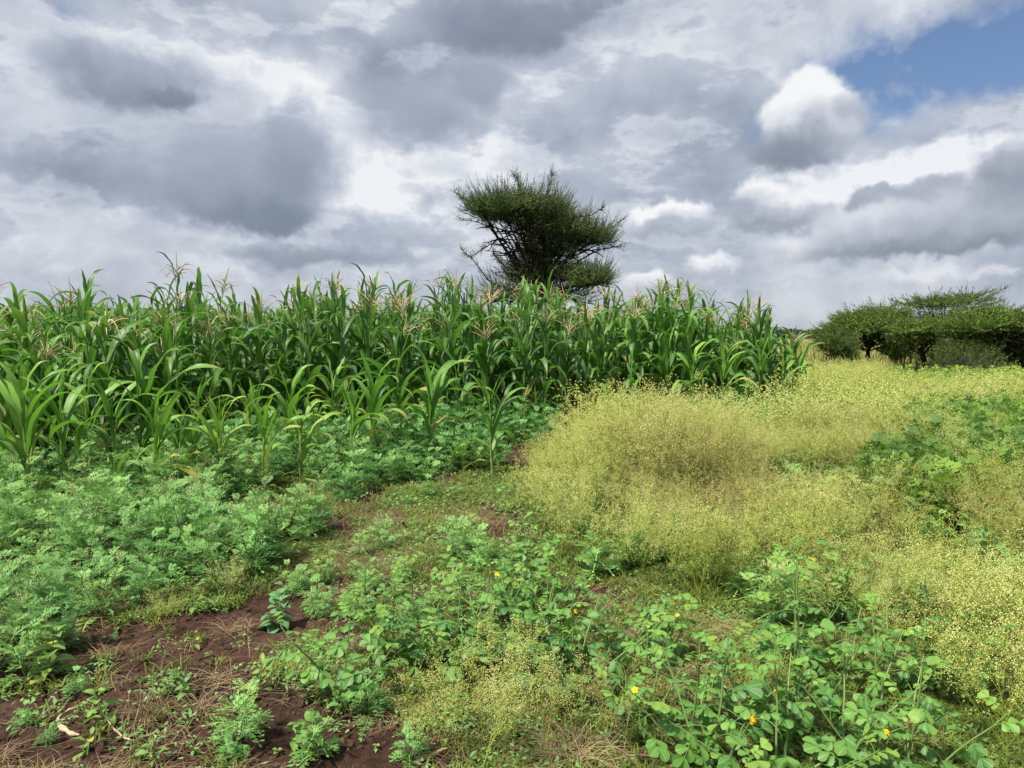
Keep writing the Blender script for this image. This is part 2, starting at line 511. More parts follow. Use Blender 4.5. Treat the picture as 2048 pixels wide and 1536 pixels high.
M_BROAD = leaf_mat('broad_weed_leaf', (0.05, 0.16, 0.04), (0.20, 0.36, 0.08), (0.46, 0.48, 0.05), rough=0.55, trans=0.3, tcol=(0.28, 0.5, 0.08), midrib=(0.3, 0.36, 0.16), nscale=24, sidev=(0.22, 0.34, 0.10))
M_PALE = leaf_mat('soft_grey_leaf', (0.07, 0.18, 0.07), (0.17, 0.33, 0.13), (0.35, 0.36, 0.12), rough=0.8, trans=0.25, tcol=(0.2, 0.4, 0.15), spec=0.1, midrib=(0.25, 0.38, 0.2), nscale=14)
M_GRASS = leaf_mat('creeping_grass_blade', (0.08, 0.12, 0.018), (0.30, 0.36, 0.06), (0.3, 0.25, 0.1), rough=0.6, trans=0.3, tcol=(0.3, 0.34, 0.06), nscale=2.0)
M_STRAW = plain_mat('dry_straw', (0.15, 0.10, 0.05), (0.42, 0.32, 0.18), nscale=3)
M_WOOD = plain_mat('dead_wood', (0.22, 0.14, 0.08), (0.58, 0.45, 0.30), nscale=16, bump=0.6)
M_BARK = plain_mat('thorn_tree_bark', (0.018, 0.013, 0.010), (0.065, 0.048, 0.035), nscale=14, bump=0.8)
M_TWIG = plain_mat('thorn_tree_twig', (0.045, 0.05, 0.025), (0.13, 0.14, 0.07), nscale=5)
M_ACA = leaf_mat('thorn_tree_leaf', (0.090, 0.155, 0.050), (0.30, 0.42, 0.12), (0.2, 0.25, 0.04), rough=0.65, trans=0.4, tcol=(0.14, 0.24, 0.03), spec=0.15, nscale=0.9)
M_ACAG = leaf_mat('low_thorn_tree_leaf', (0.10, 0.19, 0.035), (0.36, 0.54, 0.08), (0.2, 0.25, 0.04), rough=0.65, trans=0.42, tcol=(0.2, 0.34, 0.03), spec=0.15, nscale=0.9)
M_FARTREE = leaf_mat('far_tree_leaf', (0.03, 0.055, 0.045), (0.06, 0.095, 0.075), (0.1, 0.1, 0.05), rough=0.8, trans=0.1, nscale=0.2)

# ------------------------------------------------------------------ ground
_tab = np.random.default_rng(3).random((256, 256))


def vnoise(x, y):
    x, y = np.asarray(x, float), np.asarray(y, float)
    xi, yi = np.floor(x).astype(int), np.floor(y).astype(int)
    fx, fy = x - xi, y - yi
    fx, fy = fx * fx * (3 - 2 * fx), fy * fy * (3 - 2 * fy)
    g = lambda a, b: _tab[a % 256, b % 256]
    return (g(xi, yi) * (1 - fx) + g(xi + 1, yi) * fx) * (1 - fy) + (g(xi, yi + 1) * (1 - fx) + g(xi + 1, yi + 1) * fx) * fy


def fbm(x, y, s, o=4, g=0.5):
    r, a, t = 0, 1.0, 0
    for i in range(o):
        r = r + a * (vnoise(np.asarray(x) * s + 17.3 * i, np.asarray(y) * s + 5.7 * i) - 0.5); t += a; a *= g; s *= 2.03
    return r / t * 2


def H(x, y):
    x, y = np.asarray(x, float), np.asarray(y, float)
    near = np.clip((22 - np.hypot(x, y)) / 10, 0, 1)
    h = 0.05 * fbm(x, y, 0.5, 2) * near
    h = h + near * (0.022 * fbm(x, y, 3.1, 3) + 0.016 * np.abs(fbm(x + 9, y, 11.0, 3)))
    return h


def axis(lo, hi, step, far, n):
    mid = np.arange(lo, hi + 1e-6, step)
    g = np.geomspace(step * 1.5, far, n)
    return np.concatenate([(lo - np.cumsum(g))[::-1], mid, hi + np.cumsum(g)])


xs = axis(-3.2, 3.4, 0.02, 700, 60)
ys = axis(2.1, 7.0, 0.02, 700, 60)
GX, GY = np.meshgrid(xs, ys)
GZ = H(GX, GY)
clod = np.clip(fbm(GX, GY, 26.0, 3) * 1.3 - 0.1, 0, 1) * 0.028
GZ = GZ + clod * np.clip((9 - np.hypot(GX, GY)) / 4, 0, 1)
gb = MB()
ny, nx_ = GX.shape
gi = np.arange(ny * nx_).reshape(ny, nx_)
gb.add(np.stack([GX, GY, GZ], -1).reshape(-1, 3), Q=np.stack([gi[:-1, :-1], gi[:-1, 1:], gi[1:, 1:], gi[1:, :-1]], -1).reshape(-1, 4))
m, t = new_mat('soil_and_dry_grassland')
tcn = t.n('ShaderNodeTexCoord'); P_ = tcn.outputs['Object']
sxy = t.n('ShaderNodeSeparateXYZ'); t.put(sxy.inputs[0], P_)
nA = t.noise(P_, 1.6, 6, 0.6); nB = t.noise(P_, 38, 6, 0.65); nC = t.noise(P_, 0.12, 4, 0.5)
soil = t.ramp(t.m('MULTIPLY_ADD', t.m('SUBTRACT', nB, 0.5), 1.0, nA), [(0.25, (0.036, 0.018, 0.012)), (0.5, (0.078, 0.041, 0.027)), (0.75, (0.14, 0.080, 0.054))])
far = t.mix(t.mr(nC, 0.35, 0.65), (0.24, 0.20, 0.075), (0.14, 0.16, 0.05))
col = t.mix(t.mr(sxy.outputs[1], 26, 34), soil, far)
bs = t.n('ShaderNodeBsdfPrincipled'); t.put(bs.inputs['Base Color'], col); bs.inputs['Roughness'].default_value = 0.9
bs.inputs['Specular IOR Level'].default_value = 0.15
bp = t.n('ShaderNodeBump'); bp.inputs['Strength'].default_value = 1.0; bp.inputs['Distance'].default_value = 0.03
t.put(bp.inputs['Height'], t.m('MULTIPLY_ADD', t.noise(P_, 120, 4, 0.7), 0.5, nB)); t.put(bs.inputs['Normal'], bp.outputs[0])
fin(m, t, bs.outputs[0])
g = link('ground', gb.mesh('ground', m), kind='structure')

# loose clods of soil on the bare patch
cb = MB()
for k in range(5):
    src = MB()
    o = np.array([[1, 0, 0], [0, 1, 0], [-1, 0, 0], [0, -1, 0], [0, 0, .8], [0, 0, -.8]], float)
    bmv = []; fs = [[0, 1, 4], [1, 2, 4], [2, 3, 4], [3, 0, 4], [1, 0, 5], [2, 1, 5], [3, 2, 5], [0, 3, 5]]
    verts = list(o); tris = []
    cache = {}

    def midp(a, b):
        key = (min(a, b), max(a, b))
        if key not in cache:
            p = verts[a] + verts[b]; verts.append(p / np.linalg.norm(p)); cache[key] = len(verts) - 1
        return cache[key]
    for a, b, c in fs:
        ab, bc, ca = midp(a, b), midp(b, c), midp(c, a)
        tris += [[a, ab, ca], [ab, b, bc], [ca, bc, c], [ab, bc, ca]]
    vv_ = np.array(verts) * (1 + rng.uniform(-0.28, 0.28, (len(verts), 1))) * np.array([1, 0.8, 0.6])
    src.add(vv_, Tr=tris)
    n = 900
    px = rng.uniform(-60, 2100, n * 3); d = rng.uniform(2.3, 5.2, n * 3)
    x = (px - 1024) / F * d
    keep = (fbm(x, d, 1.7, 2) + (x < 0) * 0.35 > 0.1)
    x, d = x[keep][:n], d[keep][:n]
    r = rng.gamma(1.6, 0.0042, len(x)) + 0.003
    replicate(cb, src, np.stack([x, d, H(x, d) + 0.004], -1), rng.uniform(0, 6.28, len(x)), r, tint=rng.uniform(-.1, .5, len(x)))
M_CLOD = plain_mat('soil_clod', (0.045, 0.024, 0.016), (0.14, 0.078, 0.052), nscale=60, bump=0.5, rough=0.95)
tag(link('soil_clods', cb.mesh('soil_clods', M_CLOD, smooth=False), kind='stuff'), 'loose dark brown clods scattered over the bare soil', 'soil', kind='stuff')


def inpoly(x, y, poly):
    x, y = np.asarray(x), np.asarray(y)
    r = np.zeros(x.shape, bool)
    n = len(poly)
    for i in range(n):
        x0, y0 = poly[i]; x1, y1 = poly[(i + 1) % n]
        c = ((y0 > y) != (y1 > y)) & (x < (x1 - x0) * (y - y0) / (y1 - y0 + 1e-12) + x0)
        r ^= c
    return r


def scatter(x0, x1, y0, y1, step, seed=0, jit=0.48):
    r = np.random.default_rng(seed)
    X, Y = np.meshgrid(np.arange(x0, x1, step), np.arange(y0, y1, step))
    X = X.ravel() + r.uniform(-jit, jit, X.size) * step
    Y = Y.ravel() + r.uniform(-jit, jit, Y.size) * step
    return X, Y


def unit(v):
    return v / (np.linalg.norm(v, axis=-1, keepdims=True) + 1e-9)


def spread(c, n, r):
    return r.normal(size=(n, 3)) * c


# ------------------------------------------------------------------ thorn trees
def thorn_tree(name, label, cat, base, trunk, lobes, mleaf, seed, tr=0.12, dens=1.0, leafsz=0.022, group=None, twl=0.55, shrub=False, wisps=(), flat=False):
    """lobes: (x, y, z, rx, ry, rz, n_twigs, leafiness) relative to the base"""
    r = np.random.default_rng(seed)
    root = link(name, None, loc=base)
    tag(root, label, cat, group)
    # trunk and limbs
    tb = MB()
    top = np.array(trunk)
    K = 9
    s = np.linspace(0, 1, K)[:, None]
    P = s * top + np.array([np.sin(s[:, 0] * 5) * 0.10, np.cos(s[:, 0] * 4) * 0.06 - 0.06, 0 * s[:, 0]]).T * (top[2] / 2)
    tubes(tb, P, np.linspace(tr * 1.25, tr * 0.75, K), m=9)
    lb = MB()
    tips = []; lobe_of = []
    for li, (cx, cy_, cz, rx, ry, rz, nt, lf) in enumerate(lobes):
        nl = max(4, int(6 * rx))
        c = np.array([cx, cy_, cz])
        for k in range(nl):
            a = r.uniform(0, 2 * PI); q = math.sqrt(r.uniform(0.02, 0.8))
            e = c + np.array([rx * q * math.cos(a), ry * q * math.sin(a), rz * r.uniform(-0.75, 0.15)])
            s0 = P[-1 - int(r.integers(0, 3))] if not shrub else np.array([r.normal() * 0.15, r.normal() * 0.15, 0.0])
            s = np.linspace(0, 1, 8)[:, None]
            mid = s0 * 0.5 + e * 0.5 + np.array([0, 0, 0.10 * r.normal()])
            out_ = (e - s0) * np.array([1, 1, 0]) * (0.12 if not shrub else 0.25)
            Q = (1 - s) ** 2 * s0 + 2 * s * (1 - s) * (mid - out_ * 0.6) + s ** 2 * e
            Q = Q + np.cumsum(r.normal(size=Q.shape) * 0.022, 0) * s
            tubes(lb, Q, np.linspace(tr * (0.30 if tr > .15 else .42), tr * 0.07, 8), m=5)
            for j in (3, 4, 5, 6, 7):
                tips.append(Q[j]); lobe_of.append(li)
            for b in range(4):                       # side boughs
                j = int(r.integers(3, 7))
                e2 = Q[j] + unit(r.normal(size=3) * np.array([1, 1, 0.45])) * r.uniform(0.35, 0.9) * min(rx, 1.4)
                Q2 = Q[j] * (1 - s) + e2 * s + np.cumsum(r.normal(size=Q.shape) * 0.02, 0)
                tubes(lb, Q2, np.linspace(tr * 0.16, tr * 0.05, 8), m=4)
                for jj in (4, 6, 7):
                    tips.append(Q2[jj]); lobe_of.append(li)
    tips = np.array(tips); lobe_of = np.array(lobe_of)
    wb = MB(); fb = MB()
    for li, (cx, cy_, cz, rx, ry, rz, nt, lf) in enumerate(lobes):
        nt = int(nt * dens)
        c = np.array([cx, cy_, cz]); rad = np.array([rx, ry, rz])
        u = unit(r.normal(size=(nt, 3))) * (r.uniform(0, 1, (nt, 1)) ** (1 / 2.2)) * 0.92
        u[:, 2] = u[:, 2] if flat else np.where(u[:, 2] < -0.35, -0.35 - (u[:, 2] + 0.35) * 0.2, u[:, 2])
        # lumpy outline
        lump = 1 + 0.22 * np.sin(u[:, 0] * 7 + seed) * np.cos(u[:, 1] * 6 + seed * 2)
        p0 = c + u * rad * lump[:, None]
        # pull the start towards the nearest bough
        tp = tips[lobe_of == li]
        for a in range(0, nt, 4000):
            dd = np.linalg.norm(p0[a:a + 4000, None] - tp[None], axis=2)
            near = tp[dd.argmin(1)]
            p0[a:a + 4000] = p0[a:a + 4000] * 0.8 + near * 0.2
        d = unit(u * np.array([1.15, 1.15, 0.35]) + r.normal(size=(nt, 3)) * (np.array([.5, .5, .14]) if flat else 0.33) + np.array([0, 0, 0.08 if flat else 0.22]))
        L = twl * r.uniform(0.45, 1.25, nt) * (0.7 + 0.5 * np.linalg.norm(u, axis=1))
        K = 5
        s = np.linspace(0, 1, K)
        curl = np.array([0, 0, 1]) * r.uniform(0.15, 0.75, (nt, 1)) * (.45 if flat else 1)
        Pt = p0[:, None] + d[:, None] * (L[:, None] * s)[..., None] + curl[:, None] * (L[:, None] * s ** 2)[..., None] + np.cumsum(r.normal(size=(nt, K, 3)) * 0.012, 1)
        tubes(wb, Pt, np.linspace(0.011, 0.0035, K)[None, :], m=3, tint=r.uniform(-.1, .5, nt))
        # thorn-like side twigs
        ns = nt * 2
        j = r.integers(0, nt, ns); k = r.integers(1, K - 1, ns)
        q0 = Pt[j, k]; dd = unit(d[j] + r.normal(size=(ns, 3)) * 0.9) * (0.14 * r.uniform(0.5, 1.4, (ns, 1)))
        Ps = q0[:, None] + dd[:, None] * np.array([0, 0.5, 1.0])[None, :, None] + np.array([0, 0, 0.03]) * (np.array([0, .3, 1.0]) ** 2)[None, :, None]
        tubes(wb, Ps, np.array([0.005, 0.004, 0.0025])[None], m=3, tint=r.uniform(-.1, .5, ns))
        # leaf tufts along the twigs
        nlf = int(nt * (15 if flat or shrub else 22) * lf)
        if nlf:
            hide = r.uniform(0, 1, nlf)
            j = r.integers(0, nt, nlf); tt = r.uniform(0.0, 0.93, nlf) * (K - 1)
            k = np.minimum(tt.astype(int), K - 2); f = (tt - k)[:, None]
            q = Pt[j, k] * (1 - f) + Pt[j, k + 1] * f + r.normal(size=(nlf, 3)) * 0.018
            a = unit(r.normal(size=(nlf, 3)) + d[j] * 0.6); b = unit(np.cross(a, r.normal(size=(nlf, 3))))
            sz = leafsz * r.uniform(0.6, 1.5, nlf)[:, None]
            V = np.stack([q - a * sz, q + b * sz * .42, q + a * sz, q - b * sz * .42], 1)
            tb_ = r.uniform(0.0, 0.5, nt)[j] + r.uniform(-.1, .2, nlf) + 0.25 * np.sin(q[:, 0] * 3 + q[:, 1] * 2)
            fb.add(V.reshape(-1, 3), Q=np.arange(nlf * 4).reshape(-1, 4), tint=np.repeat(tb_, 4))
    for W in wisps:                                   # bare hanging or projecting boughs, given as polylines
        W = np.array(W, float)
        s = np.linspace(0, len(W) - 1, 12)
        Q = np.stack([np.interp(s, np.arange(len(W)), W[:, k]) for k in range(3)], 1) + np.cumsum(r.normal(size=(12, 3)) * 0.02, 0)
        tubes(lb, Q, np.linspace(0.03, 0.008, 12), m=4)
        n = 46
        j = r.integers(3, 12, n); dd = unit(unit(W[-1] - W[0])[None] * 0.7 + r.normal(size=(n, 3)) * 0.6 + np.array([0, 0, 0.15])) * r.uniform(0.12, 0.42, (n, 1))
        Ps = Q[j][:, None] + dd[:, None] * np.linspace(0, 1, 4)[None, :, None] + np.cumsum(r.normal(size=(n, 4, 3)) * 0.012, 1)
        tubes(wb, Ps, np.array([0.009, 0.007, 0.005, 0.003])[None], m=3)
        q = (Ps[:, 1:3].reshape(-1, 3)[:, None] + r.normal(size=(n * 2, 3, 3)) * 0.04).reshape(-1, 3)
        a = unit(r.normal(size=q.shape)); b = unit(np.cross(a, r.normal(size=q.shape))); sz = leafsz
        fb.add(np.stack([q - a * sz, q + b * sz * .42, q + a * sz, q - b * sz * .42], 1).reshape(-1, 3), Q=np.arange(len(q) * 4).reshape(-1, 4), tint=0.2)
    if not shrub:
        link('trunk', tb.mesh('trunk', M_BARK), root)
    link('branches', lb.mesh('branches', M_BARK), root)
    link('twigs', wb.mesh('twigs', M_TWIG), root, kind='stuff')
    link('crown', fb.mesh('crown', mleaf), root, kind='stuff')
    return root


def TP(px, py, y, dy=0.0):      # pixel on the plane y -> x, z
    return xat(px, y, zat(py, y)), zat(py, y)


def lobes_px(y, bx, spec):
    out = []
    for px, py, rx, rz, dy, ry, n, lf in spec:
        x, z = TP(px, py, y)
        k = (y * CT) / F
        out.append((x - bx, dy, z, rx * k, ry, rz * k, n, lf))
    return out


yc = 27.0
bx = xat(1085, yc)
w = lambda px, py, dy=0: (TP(px, py, yc)[0] - bx, dy, TP(px, py, yc)[1])
thorn_tree('thorn_tree', 'tall dark flat-topped thorn tree rising alone behind the middle of the corn', 'tree', (bx, yc, 0), (TP(1078, 560, yc)[0] - bx, 0, zat(560, yc)),
           lobes_px(yc, bx, [
               (1035, 420, 98, 26, 0.0, 1.7, 1700, 1.1),
               (1000, 422, 62, 20, 0.3, 1.2, 520, 0.85),
               (1100, 430, 50, 22, -0.2, 1.2, 420, 0.9),
               (1125, 462, 60, 28, 0.0, 1.3, 760, 0.8),
               (1185, 476, 44, 24, 0.2, 1.1, 520, 0.8),
               (1100, 490, 62, 38, 0.2, 1.0, 900, 0.6),
               (1075, 545, 72, 40, 0.3, 1.0, 1000, 0.25),
               (1110, 590, 90, 34, 0.3, 1.0, 520, 0.4), (1080, 450, 60, 26, 0.0, 1.1, 620, 0.7),
               (1178, 562, 42, 24, -0.5, 0.8, 620, 1.2),
               (1010, 590, 50, 26, 0.1, 0.9, 260, 0.5)]), M_ACA, 11, tr=0.2, leafsz=.023,
           wisps=[[w(1040, 500), w(980, 480), w(935, 505)], [w(1050, 590), w(980, 560), w(945, 510), w(930, 500)], [w(1060, 470), w(985, 455), w(925, 440)], [w(1040, 560), w(1000, 520), w(985, 500)],
                  [w(1130, 470), w(1200, 460), w(1240, 440)], [w(1150, 500), w(1215, 500), w(1250, 492)], [w(1100, 440), w(1180, 430), w(1200, 415)], [w(1000, 430), w(940, 400), w(912, 380)], [w(1090, 400), w(1098, 370), w(1104, 345)], [w(1040, 390), w(1034, 365), w(1028, 350)]])

yA = 33.0
bx = xat(1730, yA)
thorn_tree('thorn_tree', 'low spreading green thorn tree nearest the corn, dry grass showing behind its trunk', 'tree', (bx, yA, 0), (0.12, 0, 1.25),
           lobes_px(yA, bx, [(1740, 652, 88, 20, 0, 1.6, 1200, 1.5), (1690, 662, 48, 18, -0.3, 1.2, 460, 1.3), (1775, 628, 52, 17, 0.4, 1.4, 520, 1.3), (1725, 636, 50, 14, 0.1, 1.3, 420, 1.3), (1655, 672, 26, 15, 0.2, 0.9, 240, 1.2), (1800, 670, 40, 18, 0.3, 1.2, 320, 1.2)]),
           M_ACAG, 21, flat=True, tr=0.09, leafsz=0.03, twl=0.5)
yB = 29.0
bx = xat(1848, yB)
thorn_tree('thorn_tree', 'small bright umbrella thorn tree with a thick dark trunk beside the scrub', 'tree', (bx, yB, 0), (-0.12, 0, 1.15),
           lobes_px(yB, bx, [(1842, 662, 60, 16, 0, 1.1, 800, 1.6), (1890, 650, 40, 11, 0.2, 0.9, 260, 1.2), (1830, 680, 42, 14, 0.2, 0.9, 260, 0.5)]),
           M_ACAG, 31, flat=True, tr=0.10, leafsz=0.028, twl=0.42)
yD = 36.0
bx = xat(1880, yD)
w = lambda px, py, dy=0: (TP(px, py, yD)[0] - bx, dy, TP(px, py, yD)[1])
thorn_tree('thorn_tree', 'tallest of the low thorn trees, open flat top with bare twigs reaching right', 'tree', (bx, yD, 0), (0.1, 0, 1.9),
           lobes_px(yD, bx, [(1870, 606, 66, 11, 0, 1.5, 440, 0.9), (1935, 598, 50, 9, 0.2, 1.3, 260, 0.7), (1850, 640, 60, 18, 0.2, 1.3, 300, 0.8)]),
           M_ACAG, 41, flat=True, tr=0.10, leafsz=0.03, twl=0.55, wisps=[[w(1920, 630), w(1965, 605), w(2010, 578)], [w(1900, 625), w(1960, 610), w(2005, 598)], [w(1900, 620), w(1950, 596), w(1990, 582)], [w(1850, 615), w(1810, 605), w(1785, 600)]])
yC = 28.0
bx = xat(1990, yC)
thorn_tree('thorn_tree', 'broad yellow-green thorn tree at the right edge above the dark scrub', 'tree', (bx, yC, 0), (-0.1, 0, 1.2),
           lobes_px(yC, bx, [(1985, 645, 85, 20, 0, 1.5, 1200, 1.5), (1975, 630, 50, 12, 0, 1.2, 400, 1.5), (1935, 655, 50, 12, -0.3, 1.0, 380, 1.3), (2050, 650, 60, 16, 0, 1.3, 460, 1.2), (1990, 675, 80, 18, 0.2, 1.2, 420, 0.7), (2140, 655, 70, 18, 0, 1.3, 420, 1.2)]),
           M_ACAG, 51, flat=True, tr=0.10, leafsz=0.028, twl=0.5)
for px, y, py, rx, rz, n, lf, lab in [
    (1672, 31.5, 692, 38, 22, 560, 0.9, 'dark green thorn bush at the left foot of the low thorn trees'),
    (1792, 32.5, 700, 36, 14, 360, 0.9, 'dark thorn bush filling the gap between the two dark trunks'),
    (1935, 27.5, 712, 52, 22, 700, 0.9, 'grey-green tangled thorn scrub right of the thick dark trunk'),
    (1960, 29.5, 700, 60, 22, 500, 0.8, 'dark green thorn scrub under the yellow-green tree'),
    (2035, 28.5, 708, 60, 24, 600, 0.8, 'dark thorn scrub at the right edge under the last tree'),
    (1925, 26.0, 738, 46, 12, 420, 0.15, 'low brown leafless brush in front of the thorn scrub'),
    (1885, 31.0, 706, 56, 24, 600, 0.9, 'dark thorn bush close behind the small umbrella tree'),
    (2130, 28.0, 700, 70, 26, 500, 0.8, 'thorn scrub just beyond the right edge')]:
    bx = xat(px, y)
    thorn_tree('thorn_bush', lab, 'bush', (bx, y, 0), (0, 0, 0.3), lobes_px(y, bx, [(px, py, rx, rz, 0, rx * y / F * 0.8, n, lf), (px + rx * 0.4, py + rz * 0.9, rx * .9, rz * 0.8, 0, rx * y / F * 0.7, n // 2, lf)]),
               M_ACAG, int(px), tr=0.06, leafsz=0.028, twl=0.4, shrub=True)
# distant trees on the skyline
for px, y, ptop, rx, lab, mt in [(1478, 62, 636, 34, 'pale flat thorn tree showing over the right end of the corn', M_ACAG), (1558, 260, 662, 15, 'far dark tree on the horizon just right of the corn', M_FARTREE), (1596, 300, 664, 18, 'far dark tree on the horizon left of the low thorn trees', M_FARTREE),
                                  (1940, 240, 664, 26, 'far dark tree glimpsed between the low thorn trees', M_FARTREE), (285, 150, 655, 26, 'distant tree seen through the gap in the corn tops on the left', M_FARTREE)]:
    bx = xat(px, y); zt = zat(ptop, y); k = y / F
    b_ = np.random.default_rng(int(px))
    root = tag(link('distant_tree', None, loc=(bx, y, 0)), lab, 'tree')
    fb, tb = MB(), MB()
    tubes(tb, np.array([[0, 0, 0], [0.02, 0, .3], [0, 0.02, .6]]) * zt, np.array([.3, .22, .15]) * k * 8, m=6)
    n = 900
    u = unit(b_.normal(size=(n, 3))) * b_.uniform(.5, 1, (n, 1))
    u[:, 2] = np.abs(u[:, 2]) * 1.0 - 0.2
    ph = b_.uniform(0, 6, 3)
    u *= (1 + 0.25 * np.sin(u[:, :1] * 6 + ph[0]) * np.cos(u[:, 2:] * 7 + ph[1]))
    q = u * np.array([rx * k, rx * k * .8, zt * 0.42]) + np.array([0, 0, zt * 0.58])
    a = unit(b_.normal(size=q.shape)); b = unit(np.cross(a, b_.normal(size=q.shape))); sz = k * 2.6
    fb.add(np.stack([q - a * sz, q + b * sz * .6, q + a * sz, q - b * sz * .6], 1).reshape(-1, 3), Q=np.arange(n * 4).reshape(-1, 4), tint=np.repeat(b_.uniform(-.1, .6, n), 4))
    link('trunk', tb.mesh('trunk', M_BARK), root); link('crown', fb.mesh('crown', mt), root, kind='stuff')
# far tree line and dry field
b_ = np.random.default_rng(5)
fb = MB(); n = 26000
x = b_.uniform(-420, 420, n); y = b_.uniform(420, 470, n)
hh = np.clip(5 + 4 * fbm(x, y * 0, 0.02, 4), 1, 12)
q = np.stack([x, y, hh * b_.uniform(0, 1, n) ** 0.7], -1); a = unit(b_.normal(size=q.shape)); b = unit(np.cross(a, b_.normal(size=q.shape))); sz = 1.5
fb.add(np.stack([q - a * sz, q + b * sz * .6, q + a * sz, q - b * sz * .6], 1).reshape(-1, 3), Q=np.arange(n * 4).reshape(-1, 4), tint=np.repeat(b_.uniform(0, .6, n), 4))
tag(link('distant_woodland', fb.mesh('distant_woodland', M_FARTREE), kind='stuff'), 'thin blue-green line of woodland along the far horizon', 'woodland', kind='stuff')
gbm = MB(); n = 22000
y = 30 + 90 * b_.uniform(0, 1, n) ** 1.6; x = xat(b_.uniform(1300, 2300, n), y)
h = b_.uniform(0.35, 0.8, n)
z0 = H(x, y)
lean = b_.normal(size=(n, 2)) * 0.12
Pp = np.stack([np.stack([x, y, z0], -1), np.stack([x + lean[:, 0] * .4, y + lean[:, 1] * .4, z0 + h * .6], -1), np.stack([x + lean[:, 0], y + lean[:, 1], z0 + h], -1)], 1)
aa = b_.uniform(0, PI, n)
strips(gbm, Pp, np.array([1, .8, .3])[None] * (0.0011 * y)[:, None], np.stack([np.cos(aa), np.sin(aa), aa * 0], -1), tint=b_.uniform(-.1, .7, n) + 0.15)
M_DRYF = plain_mat('tall_dry_grass', (0.17, 0.19, 0.05), (0.42, 0.38, 0.14), nscale=0.3)
tag(link('dry_grass_field', gbm.mesh('dry_grass_field', M_DRYF), kind='stuff'), 'tall straw-yellow grass field beyond the low thorn trees', 'grass', kind='stuff')


# ------------------------------------------------------------------ corn
def corn_leaf(L, W, th0, th1, pw, twist, fold, wav, seed, nseg=14, nc=4, bend=None):
    r = np.random.default_rng(seed)
    s = np.linspace(0, 1, nseg + 1)
    th = th0 + (th1 - th0) * s ** pw
    if bend:
        th = th + bend[1] * (1 / (1 + np.exp(-(s - bend[0]) * 30)))
    ds = L / nseg
    x = np.concatenate([[0], np.cumsum(np.sin(th[:-1]) * ds)]); z = np.concatenate([[0], np.cumsum(np.cos(th[:-1]) * ds)])
    yw = np.sin(s * 2.5 + r.uniform(0, 6)) * 0.03 * s
    P = np.stack([x, yw, z], -1)
    w_ = W * 0.5 * np.minimum(1, (0.30 + s * 2.6)) * (1 - s ** 2.6) ** 0.75 + 0.0012
    n = np.stack([-np.cos(th), 0 * th, np.sin(th)], -1); b = np.tile([0, 1.0, 0], (nseg + 1, 1))
    tw = twist * s ** 1.3
    b2 = b * np.cos(tw)[:, None] + n * np.sin(tw)[:, None]; n2 = n * np.cos(tw)[:, None] - b * np.sin(tw)[:, None]
    t = np.linspace(-1, 1, nc + 1)
    ph = r.uniform(0, 6, 2)
    fo = fold * (1 - 0.55 * s)
    V = P[:, None] + b2[:, None] * (w_[:, None] * t * np.cos(fo)[:, None])[..., None] + n2[:, None] * (w_[:, None] * np.abs(t) * np.sin(fo)[:, None])[..., None]
    wv = np.where(t[None] > 0, np.sin(s[:, None] * 21 + ph[0]), np.sin(s[:, None] * 18 + ph[1])) * wav * np.abs(t)[None] ** 2 * (w_[:, None] / (W * .5))
    V = V + n2[:, None] * wv[..., None]
    uv = np.stack(np.broadcast_arrays((t[None] + 1) / 2, s[:, None]), -1)
    i = np.arange((nseg + 1) * (nc + 1)).reshape(nseg + 1, nc + 1)
    Q = np.stack([i[:-1, :-1], i[:-1, 1:], i[1:, 1:], i[1:, :-1]], -1).reshape(-1, 4)
    mb = MB(); mb.add(V.reshape(-1, 3), Q=Q, uv=uv.reshape(-1, 2))
    return mb


R_ = math.radians
LEAFS = {'erect': [], 'arch': [], 'droop': [], 'low': []}
LEAFS_LOD = {'erect': [], 'arch': [], 'droop': [], 'low': []}
specs = {'erect': [(.72, .075, R_(6), R_(30), 1.3), (.66, .07, R_(10), R_(60), 2.2), (.80, .08, R_(8), R_(110), 3.0), (.66, .08, R_(5), R_(25), 1.2)],
         'arch': [(.85, .09, R_(14), R_(150), 1.9), (.80, .085, R_(18), R_(135), 1.7), (.90, .09, R_(12), R_(165), 2.2), (.78, .095, R_(20), R_(140), 1.6), (.86, .08, R_(16), R_(110), 1.8)],
         'droop': [(.85, .095, R_(18), R_(176), 1.3), (.80, .09, R_(24), R_(172), 1.1), (.88, .09, R_(15), R_(178), 1.6), (.78, .10, R_(20), R_(170), 1.2), (.80, .085, R_(28), R_(174), 1.0)],
         'low': [(.65, .07, R_(55), R_(165), .7), (.6, .06, R_(65), R_(172), .6), (.55, .065, R_(45), R_(170), .6)]}
k = 0
for kind, L_ in specs.items():
    for (a, b, c, d, e) in L_:
        tw = rng.uniform(-1.0, 1.0); wv = rng.uniform(.006, .014)
        bend = (rng.uniform(.4, .65), R_(rng.uniform(30, 70))) if kind in ('arch',) and k % 2 else None
        LEAFS[kind].append(corn_leaf(a, b, c, d, e, tw, .38, wv, 100 + k, bend=bend).mesh('leaf', M_CORN))
        LEAFS_LOD[kind].append(corn_leaf(a, b * 1.15, c, d, e, tw, .3, 0, 100 + k, nseg=5, nc=2, bend=bend))
        k += 1


